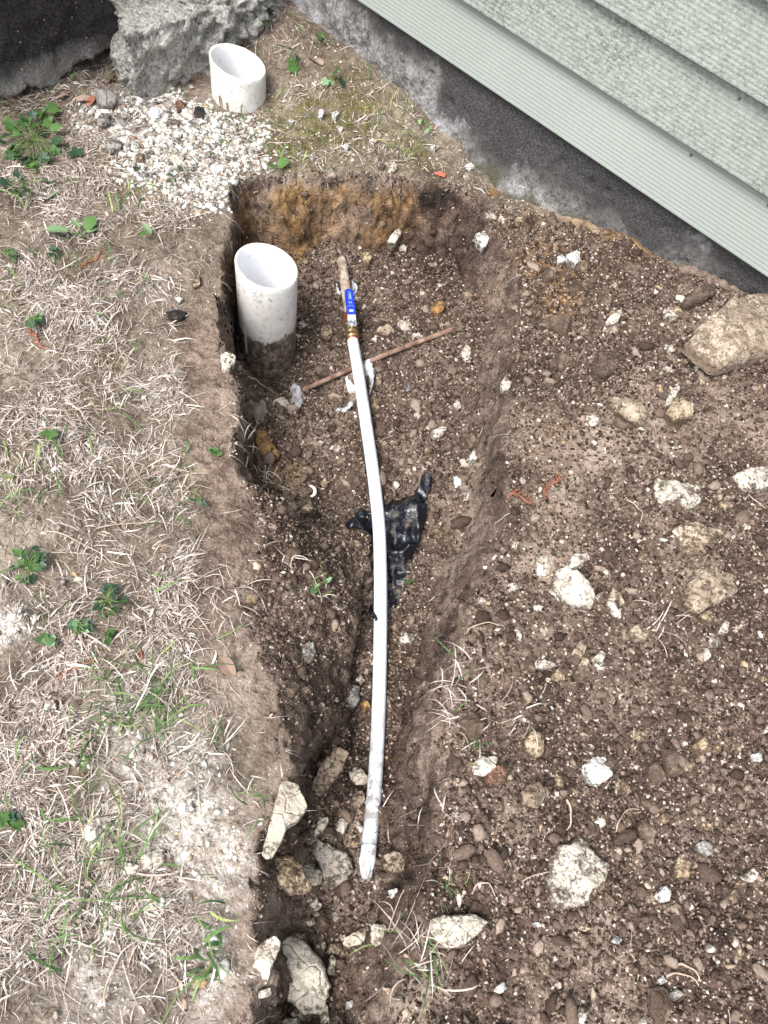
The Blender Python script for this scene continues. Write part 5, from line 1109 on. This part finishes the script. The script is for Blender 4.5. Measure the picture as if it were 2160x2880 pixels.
# ------------------------------------------------------------------ weeds: stems with leaves
def leaf_mat(name, a, b):
    m = M(name, .5, .3); c = m.mix(m.objrand(), a, b); c = m.mix(m.ramp(m.noise(160, 3), [(.35, 0.), (.7, .35)]), c, tuple(q*.55 for q in a)); m.col(c); return m.m
LM = {'g': leaf_mat('leaf_green', (.035, .085, .022), (.085, .165, .042)), 'd': leaf_mat('leaf_dark', (.020, .050, .026), (.042, .085, .040)), 'l': leaf_mat('leaf_pale', (.13, .235, .11), (.21, .32, .17)), 'b': leaf_mat('leaf_brown', (.17, .10, .07), (.36, .26, .20)), 'o': leaf_mat('leaf_orange', (.22, .075, .042), (.34, .14, .085))}
def leaf_shape(kind):
    n = 34; V = [(0, 0, 0)]
    for k in range(n):
        a = 2*math.pi*k/n
        if kind == 'round': r = .5*(1+.06*math.sin(5*a+1)); x, y = .5+r*math.cos(a), .85*r*math.sin(a)
        elif kind == 'oval': x, y = .5+.5*math.cos(a), .24*math.sin(a)*(1-.25*math.cos(a))
        elif kind == 'lobed': r = .42*(1+.20*math.cos(5*a)+.20*math.cos(13*a+1)+.10*math.sin(3*a)); x, y = .5+r*math.cos(a), .95*r*math.sin(a)
        elif kind == 'trefoil': r = .5*(.62+.42*abs(math.cos(1.5*a))); x, y = .4+r*math.cos(a), r*math.sin(a)
        else: x, y = .5+.5*math.cos(a), .10*math.sin(a)*(1+.5*math.sin(6*a))
        V.append((x, y, .10*abs(y)*1.6 - .16*(x-.3)**2))
    V[0] = (.45, 0, -.01)
    V += [(p[0]*.5+.225, p[1]*.5, p[2]*.5-.0) for p in V[1:]]
    Fa = [[0, n+1+k, n+1+(k+1) % n] for k in range(n)] + [[n+1+k, 1+k, 1+(k+1) % n, n+1+(k+1) % n] for k in range(n)]
    return V, Fa
_lc = {}
def leaf_obj(kind, mk, name='leaf'):
    if (kind, mk) not in _lc:
        V, Fa = leaf_shape(kind); o = mesh_np(name, V, Fa, LM[mk]); _lc[(kind, mk)] = o.data; return o
    o = bpy.data.objects.new(name, _lc[(kind, mk)]); COL.objects.link(o); return o
STEM = M('weed_stem', .6).col((.14, .20, .07)).m
def plant(px, py, leaves, label, name='weed', group=None, stems=True):
    """leaves: (px, py, size m, kind, material)"""
    c = hit(px, py); e = empty(name, list(c), label, 'plant', group); SV = []; SF = []
    for i, (lx, ly, s, kd, mk) in enumerate(leaves):
        rs = np.random.default_rng(abs(int(lx*31+ly))); p = hit(lx, ly); lift = rs.uniform(.006, .018); p = G(lx, ly, p[2]+lift)
        dv = p[:2]-c[:2]; a = math.atan2(dv[1], dv[0])+rs.normal()*.35
        o = leaf_obj(kd, mk); o.parent = e; base = p-np.array([math.cos(a), math.sin(a), 0])*s*.5
        o.location = list(base-c); o.rotation_euler = (rs.normal()*.4, rs.normal()*.35-.10, a); s *= .85; o.scale = (s, s, s)
        if stems:
            md = .5*(base+c)+np.array([0, 0, .008]); V, Fz = tube(catmull([c-c, md-c, base-c], 4), .0006, 5); q = len(SV); SV += V.tolist(); SF += [[v+q for v in f_] for f_ in Fz]
    if stems and SV: mesh_np('stem', np.array(SV), SF, STEM, e)
    return e
def ring_leaves(cx, cy, rx, ry, n, s, kinds, mats, seed):
    rs = np.random.default_rng(seed); out = []
    for k in range(n):
        a = rs.uniform(0, 6.28); q = rs.uniform(.25, 1)**.6; out.append((cx+rx*q*math.cos(a), cy+ry*q*math.sin(a), s*rs.uniform(.45, 1.15), kinds[rs.integers(len(kinds))], mats[rs.integers(len(mats))]))
    return out
plant(95, 395, ring_leaves(80, 395, 100, 75, 46, .026, ['lobed'], ['g', 'g', 'd'], 1)+[(150, 305, .04, 'lobed', 'g'), (110, 320, .034, 'lobed', 'g'), (145, 335, .036, 'lobed', 'g'), (70, 345, .034, 'lobed', 'g'), (30, 350, .034, 'lobed', 'g'), (215, 435, .04, 'lobed', 'd'), (165, 405, .036, 'lobed', 'd'), (90, 465, .036, 'lobed', 'g'), (55, 450, .034, 'lobed', 'g')], 'large lacy-leaved green weed at the upper left lawn')
plant(80, 520, ring_leaves(80, 520, 90, 30, 12, .022, ['lobed', 'trefoil'], ['d', 'g'], 2), 'low dark green weed patch under the large lacy weed')
plant(235, 675, [(155, 650, .045, 'round', 'l'), (209, 628, .028, 'oval', 'l'), (258, 630, .034, 'round', 'g'), (262, 645, .026, 'oval', 'l'), (215, 662, .02, 'oval', 'g')], 'pale green rosette with one large round leaf and two upright ones')
plant(150, 560, [(120, 546, .045, 'round', 'l')], 'single pale flat round leaf in the straw')
plant(415, 660, [(410, 645, .03, 'oval', 'l'), (400, 660, .02, 'oval', 'g')], 'single upright pale green leaf right of the rosette')
plant(385, 488, [(385, 486, .034, 'oval', 'd')], 'dark green oval leaf on the gravel, left one')
plant(505, 486, [(508, 484, .034, 'oval', 'g'), (470, 492, .02, 'round', 'd')], 'green oval leaf on the gravel, right one')
plant(775, 474, [(800, 463, .03, 'round', 'g'), (760, 472, .02, 'oval', 'g')], 'two-leaved green seedling on the back rim of the hole')
plant(830, 195, [(822, 190, .045, 'lobed', 'g'), (838, 170, .03, 'oval', 'd'), (785, 130, .028, 'oval', 'd'), (812, 135, .018, 'oval', 'd')], 'bright green lobed weed right of the short pipe')
plant(895, 120, [(897, 105, .042, 'oval', 'g'), (893, 142, .024, 'oval', 'g'), (905, 98, .03, 'oval', 'g')], 'upright green leaves against the foundation')
plant(940, 225, [(945, 210, .03, 'lobed', 'g'), (965, 228, .03, 'lobed', 'd'), (915, 228, .026, 'lobed', 'l'), (935, 235, .02, 'oval', 'l')], 'pale spreading weed on the moss near the foundation')
plant(755, 65, [(755, 55, .045, 'lobed', 'd'), (748, 70, .03, 'oval', 'd'), (715, 5, .04, 'lobed', 'g')], 'dark green weed behind the rough concrete lump')
plant(85, 1600, ring_leaves(85, 1590, 55, 60, 27, .014, ['trefoil'], ['g', 'd', 'g'], 5)+[(92, 1595, .028, 'trefoil', 'g'), (95, 1585, .024, 'trefoil', 'l')], 'clover patch at the left edge of the lawn')
plant(305, 1700, ring_leaves(305, 1690, 45, 50, 23, .015, ['trefoil', 'round'], ['d', 'd', 'g'], 6), 'dark green clover patch in the middle lawn')
plant(225, 1765, ring_leaves(230, 1762, 40, 22, 15, .015, ['trefoil'], ['g', 'l', 'd'], 7), 'bright clover below the dark clover patch')
plant(310, 1790, ring_leaves(312, 1790, 18, 22, 4, .02, ['trefoil'], ['g'], 8), 'small clover sprig right of the bright clover')
plant(135, 1805, ring_leaves(135, 1805, 20, 14, 4, .02, ['trefoil'], ['l', 'g'], 9), 'yellow-green sprig above the cream cube-like stone')
plant(100, 908, ring_leaves(100, 908, 25, 14, 5, .02, ['trefoil'], ['g', 'd'], 10), 'small clover beside the bare soil, upper lawn')
plant(30, 715, ring_leaves(30, 715, 26, 12, 8, .012, ['trefoil'], ['g', 'd'], 11), 'small clover at the left edge, upper lawn')
plant(155, 720, ring_leaves(155, 715, 15, 30, 6, .018, ['lobed'], ['d'], 12), 'narrow dark weed under the pale rosette')
plant(140, 1235, [(142, 1232, .034, 'lobed', 'g')], 'single serrated green leaf on bare lawn soil')
plant(590, 1275, ring_leaves(590, 1275, 30, 12, 8, .012, ['trefoil'], ['d', 'g'], 13), 'small clover at the left rim of the hole')
plant(925, 1640, [(928, 1632, .016, 'oval', 'l'), (880, 1665, .014, 'trefoil', 'g'), (890, 1650, .014, 'oval', 'l')], 'tiny pale seedling on the trench slope')
plant(1147, 1650, [(1146, 1640, .022, 'oval', 'g')], 'single green leaf at the edge of the black plastic')
plant(25, 2310, ring_leaves(25, 2310, 35, 22, 8, .022, ['lobed'], ['d', 'd', 'g'], 14), 'dark feathery weed at the left edge, lower lawn')
plant(560, 1410, ring_leaves(540, 1420, 40, 20, 8, .011, ['trefoil'], ['d'], 15), 'sparse dark clover near the trench, middle lawn')
plant(1190, 350, ring_leaves(1190, 350, 25, 30, 8, .012, ['trefoil', 'round'], ['g', 'l'], 16), 'tiny seedlings at the foot of the foundation')
# dead leaves near the old concrete
DL = [(300, 240, 'b', 'grey-brown dead leaf left of the angular grey stone'), (345, 235, 'b', 'curled brown dead leaf under the concrete lump'), (215, 290, 'b', 'pinkish dead leaf on the straw below the dark wall'), (195, 275, 'b', 'long dead leaf near the dark wall'), (250, 305, 'o', 'rust-coloured dead leaf among red needles'), (905, 190, 'b', 'pink-brown dead leaf by the foundation'), (625, 1855, 'b', 'flat dead leaf at the left trench edge'), (400, 1860, 'o', 'orange dead leaf in the straw'), (175, 330, 'b', 'small tan dead leaf beside the lacy weed')]
for px, py, mk, lb in DL:
    c = hit(px, py); rs = np.random.default_rng(px); o = leaf_obj('oval', mk, 'dead_leaf'); s = rs.uniform(.025, .042); o.location = (c[0], c[1], c[2]+.006); o.scale = (s, s*1.2, s*2.2); o.rotation_euler = (rs.normal()*.3, rs.normal()*.3, rs.uniform(0, 6.28)); tag(o, lb, 'leaf')
# red-brown needles
x, y, z = cand(40000, 111); p = blobs([(250, 255, 60, 1.), (320, 215, 50, .8), (560, 220, 40, .9), (500, 235, 50, .7), (735, 70, 40, 1.), (780, 160, 30, .7), (740, 30, 30, .8), (860, 160, 30, .4), (45, 280, 80, .3)], x, y)
r_ = np.random.default_rng(112).random(len(x)); x, y = sel((r_ < p*.5) & outpipe(x, y), x, y); n_ = len(x); rs = np.random.default_rng(113)
NEED = island_mat('red_needle', [(0, (.09, .03, .018)), (.5, (.20, .075, .045)), (1, (.36, .17, .10))])
V, Fa = blades(np.stack([x, y], 1), rs.uniform(0, 6.28, n_), rs.uniform(.012, .04, n_), rs.uniform(.0003, .0008, n_), rs.uniform(.001, .008, n_), rs.normal(0, .7, n_), rs.uniform(0, .006, n_), seed=114)
tag(mesh_np('red_needles', V, Fa, NEED), 'reddish conifer needles against the old concrete', kind='stuff')
def sprig(px, py, ang, L, label, seed):
    c = hit(px, py); rs = np.random.default_rng(seed); V = []; Fa = []
    d = np.array([math.cos(ang), math.sin(ang)]); pts = [np.array([*(c[:2]+d*L*(t-.5)+np.array([-d[1], d[0]])*.006*math.sin(t*5)), 0]) for t in np.linspace(0, 1, 7)]
    for p_ in pts: p_[2] = float(ht(p_[0], p_[1]))+.003
    v, f_ = tube(pts, .0011, 6); V += v.tolist(); Fa += f_
    for k, p_ in enumerate(pts[1:]):
        for s_ in (-1, 1):
            a = ang+s_*.7; e = p_+np.array([math.cos(a), math.sin(a), .15])*.011; v, f_ = tube([p_, .5*(p_+e), e], [.0010, .0009, .0003], 5); q = len(V); V += v.tolist(); Fa += [[i+q for i in g_] for g_ in f_]
    o = mesh_np('conifer_sprig', np.array(V), Fa, LM['o']); return tag(recenter(o), label, 'twig')
sprig(250, 745, 1.2, .05, 'orange dead conifer sprig on the upper lawn', 1); sprig(115, 965, 2.8, .05, 'pinkish dead conifer sprig at the left lawn', 2); sprig(1545, 1375, 1.3, .045, 'curved orange conifer sprig on the packed soil', 3); sprig(1455, 1400, .2, .03, 'orange conifer twig at the edge of the packed shoulder', 4); sprig(205, 1890, 1., .06, 'salmon dead sprig beside the green grass clump', 5)

# ------------------------------------------------------------------ sheets: torn plastic
def sheet(name, o, pts, mat, label, lift, tilt, wave, seed, cat='plastic', res=.0035, thick=.0008, jag=.003, freq=40, hold=None):
    p = Z(o, pts); c3 = hit(*p.mean(0)); p = p.mean(0)+(p-p.mean(0))*1.06; W = G(p[:, 0], p[:, 1], c3[2]+lift*.5)[:, :2]
    x0, y0 = W.min(0)-.01; x1, y1 = W.max(0)+.01; xs = np.arange(x0, x1, res); ys = np.arange(y0, y1, res)
    A, Bq = np.meshgrid(xs, ys, indexing='ij'); ax = A+jag*fbm(A*90, Bq*90, 2, seed); by = Bq+jag*fbm(A*90, Bq*90+7, 2, seed)
    keep = pin(W, ax, by); dd_, _ = pdist(W, np.zeros(len(W)), A, Bq)
    cx_, cy_ = W.mean(0)
    zt_ = ht(A, Bq); zs_ = zt_.copy()
    for _ in range(6):
        zs_[1:-1, 1:-1] = .25*(zs_[2:, 1:-1]+zs_[:-2, 1:-1]+zs_[1:-1, 2:]+zs_[1:-1, :-2])
    zz_ = np.maximum(zs_, zt_)+.002+lift*np.clip(dd_/.03, 0, 1)+tilt[0]*(A-cx_)+tilt[1]*(Bq-cy_)
    rg = fbm(A*freq, Bq*freq, 3, seed+2); zz_ = zz_+wave*(1-2*np.abs(rg)*2.2)+wave*.5*fbm(A*freq*3, Bq*freq*3, 2, seed+5)+wave*.55*(1-5*np.abs(fbm(A*freq*2.3+Bq*freq*1.1, Bq*freq*.9-A*freq*.3, 2, seed+8)))
    zz_ = np.maximum(zz_, zt_+.0015)
    idx = -np.ones(A.shape, int); 
    k = keep[:-1, :-1] & keep[1:, :-1] & keep[1:, 1:] & keep[:-1, 1:]
    ii, jj = np.nonzero(k); ids = {}; V = []
    def vid(i, j):
        if idx[i, j] < 0: idx[i, j] = len(V); V.append((A[i, j], Bq[i, j], zz_[i, j]))
        return int(idx[i, j])
    Fa = [[vid(i, j), vid(i+1, j), vid(i+1, j+1), vid(i, j+1)] for i, j in zip(ii, jj)]
    ob = mesh_np(name, np.array(V), Fa, mat); sm = ob.modifiers.new('thickness', 'SOLIDIFY'); sm.thickness = thick; sm.offset = -1
    tag(recenter(ob), label, cat); return ob
bp = M('black_plastic', .28, .5); bn = bp.noise(34, 5, .7); b2 = bp.noise(140, 4, .7)
bp.col(bp.mix(bp.ramp(bp.math('ADD', bp.math('MULTIPLY', bn, .7), bp.math('MULTIPLY', b2, .3)), [(.565, 0.), (.63, .85)]), (.006, .007, .012), (.13, .10, .07)))
bp.set(bp.b.inputs['Roughness'], bp.ramp(bn, [(.50, .10), (.62, .8)])); bp.bump(bp.noise(60, 4, .6, dist=1.2), .5, .005)
sheet('plastic_bag', zg, [(500,390),(640,420),(800,420),(1000,320),(1180,280),(1240,180),(1290,100),(1380,180),(1380,330),(1330,430),(1320,560),(1350,600),(1280,850),(1210,1000),(1180,1200),(1100,1340),(1000,1600),(880,1800),(720,1860),(640,1720),(690,1400),(740,1000),(640,830),(560,780),(500,740),(380,770),(320,650),(400,500)], bp.m, 'crumpled black plastic sheet half buried under the white tube', .022, (0, 0), .018, 71, res=.003, freq=11)
gp_ = M('grey_torn_plastic', .45, .4); gp_.col(gp_.mix(gp_.ramp(gp_.noise(60, 5, .7), [(.45, 0.), (.62, .85)]), (.42, .41, .43), (.15, .115, .085)))
wpz = M('white_torn_plastic', .5, .4); wpz.col(wpz.mix(wpz.ramp(wpz.noise(70, 5, .7), [(.52, 0.), (.66, .8)]), (.52, .54, .56), (.2, .17, .14)))
bpz = M('muddy_plastic', .7, .3); bpz.col(bpz.ramp(bpz.noise(50, 5, .7), [(.36, (.14, .108, .082)), (.62, (.33, .29, .24))]))
sheet('plastic_scrap', zp, [(560,290),(640,258),(690,270),(745,340),(795,430),(765,520),(720,590),(700,650),(712,740),(690,740),(680,640),(640,560),(622,480),(645,380),(620,310)], gp_.m, 'grey curled plastic strip hanging from the foot of the tall pipe', .020, (.1, .15), .006, 81, res=.0022, jag=.001)
sheet('plastic_scrap', zp, [(130,460),(180,428),(280,440),(350,390),(385,350),(385,500),(340,585),(260,645),(200,600),(140,520)], bpz.m, 'muddy torn plastic flap left of the tall pipe\'s foot', .030, (0, .3), .008, 82, res=.0022)
sheet('plastic_scrap', zp, [(400,300),(430,300),(520,370),(590,400),(570,420),(480,400),(420,360)], bpz.m, 'thin brown plastic strip in front of the tall pipe', .014, (0, .1), .004, 83, res=.002, jag=.001)
sheet('plastic_scrap', zp, [(1375,80),(1440,35),(1505,130),(1492,230),(1470,320),(1430,380),(1425,360),(1452,260),(1420,190),(1390,150)], wpz.m, 'ragged pale plastic loop right of the tube at the rod', .022, (.1, .1), .006, 84, res=.002)
sheet('plastic_scrap', zp, [(1192,220),(1250,255),(1292,330),(1300,410),(1220,365),(1192,290)], wpz.m, 'ragged pale plastic left of the tube below the rod', .012, (-.1, .1), .006, 85, res=.002)
sheet('plastic_scrap', zp, [(1098,510),(1160,530),(1270,440),(1285,530),(1240,570),(1180,622),(1128,582)], wpz.m, 'frayed whitish plastic scrap left of the tube', .008, (0, .05), .005, 86, res=.002)
sheet('plastic_scrap', z6, [(298,60),(318,48),(340,65),(336,102),(308,110)], wpz.m, 'translucent white plastic scrap right of the black sheet', .006, (0, 0), .003, 87, res=.002)
sheet('plastic_scrap', z2, [(213,750),(240,742),(268,745),(262,766),(220,764)], M('red_plastic', .5).col((.55, .16, .10)).m, 'small red plastic fragment on the back rim of the hole', .004, (0, 0), .002, 88, res=.002)
sheet('cloth_scrap', zv, [(330,750),(440,745),(470,900),(400,920),(340,860)], wpz.m, 'frayed white thread tape left of the valve handle', .012, (0, 0), .005, 89, 'tape', res=.0015, jag=.002)
sheet('cloth_scrap', zv, [(640,650),(700,690),(800,800),(780,830),(760,880),(800,980),(740,1000),(680,900),(650,780)], wpz.m, 'frayed white thread tape right of the valve handle', .014, (0, 0), .006, 90, 'tape', res=.0015, jag=.002)
# white curl of plastic near the trench slope
cc = hit(867, 1385); th = np.linspace(-1.2, 1.6, 10); V, Fa = tube([cc+np.array([.012*math.cos(t), .012*math.sin(t), .004]) for t in th], .0032*np.sin(np.linspace(.5, 2.6, 10)), 8)
tag(recenter(mesh_np('plastic_curl', V, Fa, M('white_plastic', .4).col((.78, .8, .8)).m)), 'tiny white plastic curl on the left trench slope', 'plastic')
# dry twigs
TW = M('dry_twig', .9); TW.col(TW.ramp(TW.noise(50, 4), [(.3, (.30, .22, .16)), (.7, (.55, .46, .37))]))
def twig(a, b, r, label, bend=.006, lift=.004):
    A_ = hit(*a); B_ = hit(*b); n = 9; pts = []
    dv = B_-A_; sd_ = np.array([-dv[1], dv[0], 0]); sd_ /= np.linalg.norm(sd_)
    for t in np.linspace(0, 1, n):
        p = A_*(1-t)+B_*t+sd_*bend*math.sin(t*3.1+.4*math.sin(t*7)); p[2] = max(p[2], float(ht(p[0], p[1])))+lift; pts.append(p)
    V, Fa = tube(catmull(pts, 3), np.linspace(r, r*.5, (n-1)*3+1), 7); return tag(recenter(mesh_np('twig', V, Fa, TW.m)), label, 'twig')
twig((1895, 2715), (1965, 2755), .0016, 'pale forked twig in the lower right earth, upper one'); twig((1870, 2745), (1960, 2768), .0015, 'pale straight twig in the lower right earth, lower one')
twig((1760, 1410), (1800, 1472), .0011, 'thin straight stalk above the flat brown slab'); twig((1590, 2250), (1590, 2340), .0016, 'pale upright dry stalk above the large cream block'); twig((1465, 2480), (1600, 2450), .0010, 'thin stalk lying across the large cream block', .004)
twig((1325, 2515), (1390, 2515), .0012, 'curved pale stalk left of the large cream block', .012); twig((1730, 2340), (1790, 2275), .0010, 'thin curved stalk right of the bright white stone', .008); twig((268, 1495), (500, 1480), .0010, 'long thin straw stalk across the middle lawn', .006, .007)
twig((400, 120+15), (390, 175), .0011, 'single pale straw leaning on the dark wall', .004, .01); twig((300, 2830), (390, 2640), .0013, 'long pale stalk in the lower lawn', .01, .008); twig((130, 1500), (330, 1600), .0010, 'thin long stalk crossing the bare lawn soil', .008, .006)
twig((870, 1610), (905, 1700), .0011, 'short pale stalk on the left trench slope', .003); twig((1310, 1785), (1400, 1760), .0012, 'branched dry root on the right trench slope', .008); twig((700, 1070), (780, 1120), .0013, 'thin stick on the soil before the tall pipe', .002, .012)
twig((1115, 1220), (1020, 1245), .0007, 'thin greenish root near the tube', .006); twig((1090, 2640), (1150, 2480), .0009, 'thin dark root in the trench below the tube end', .004)
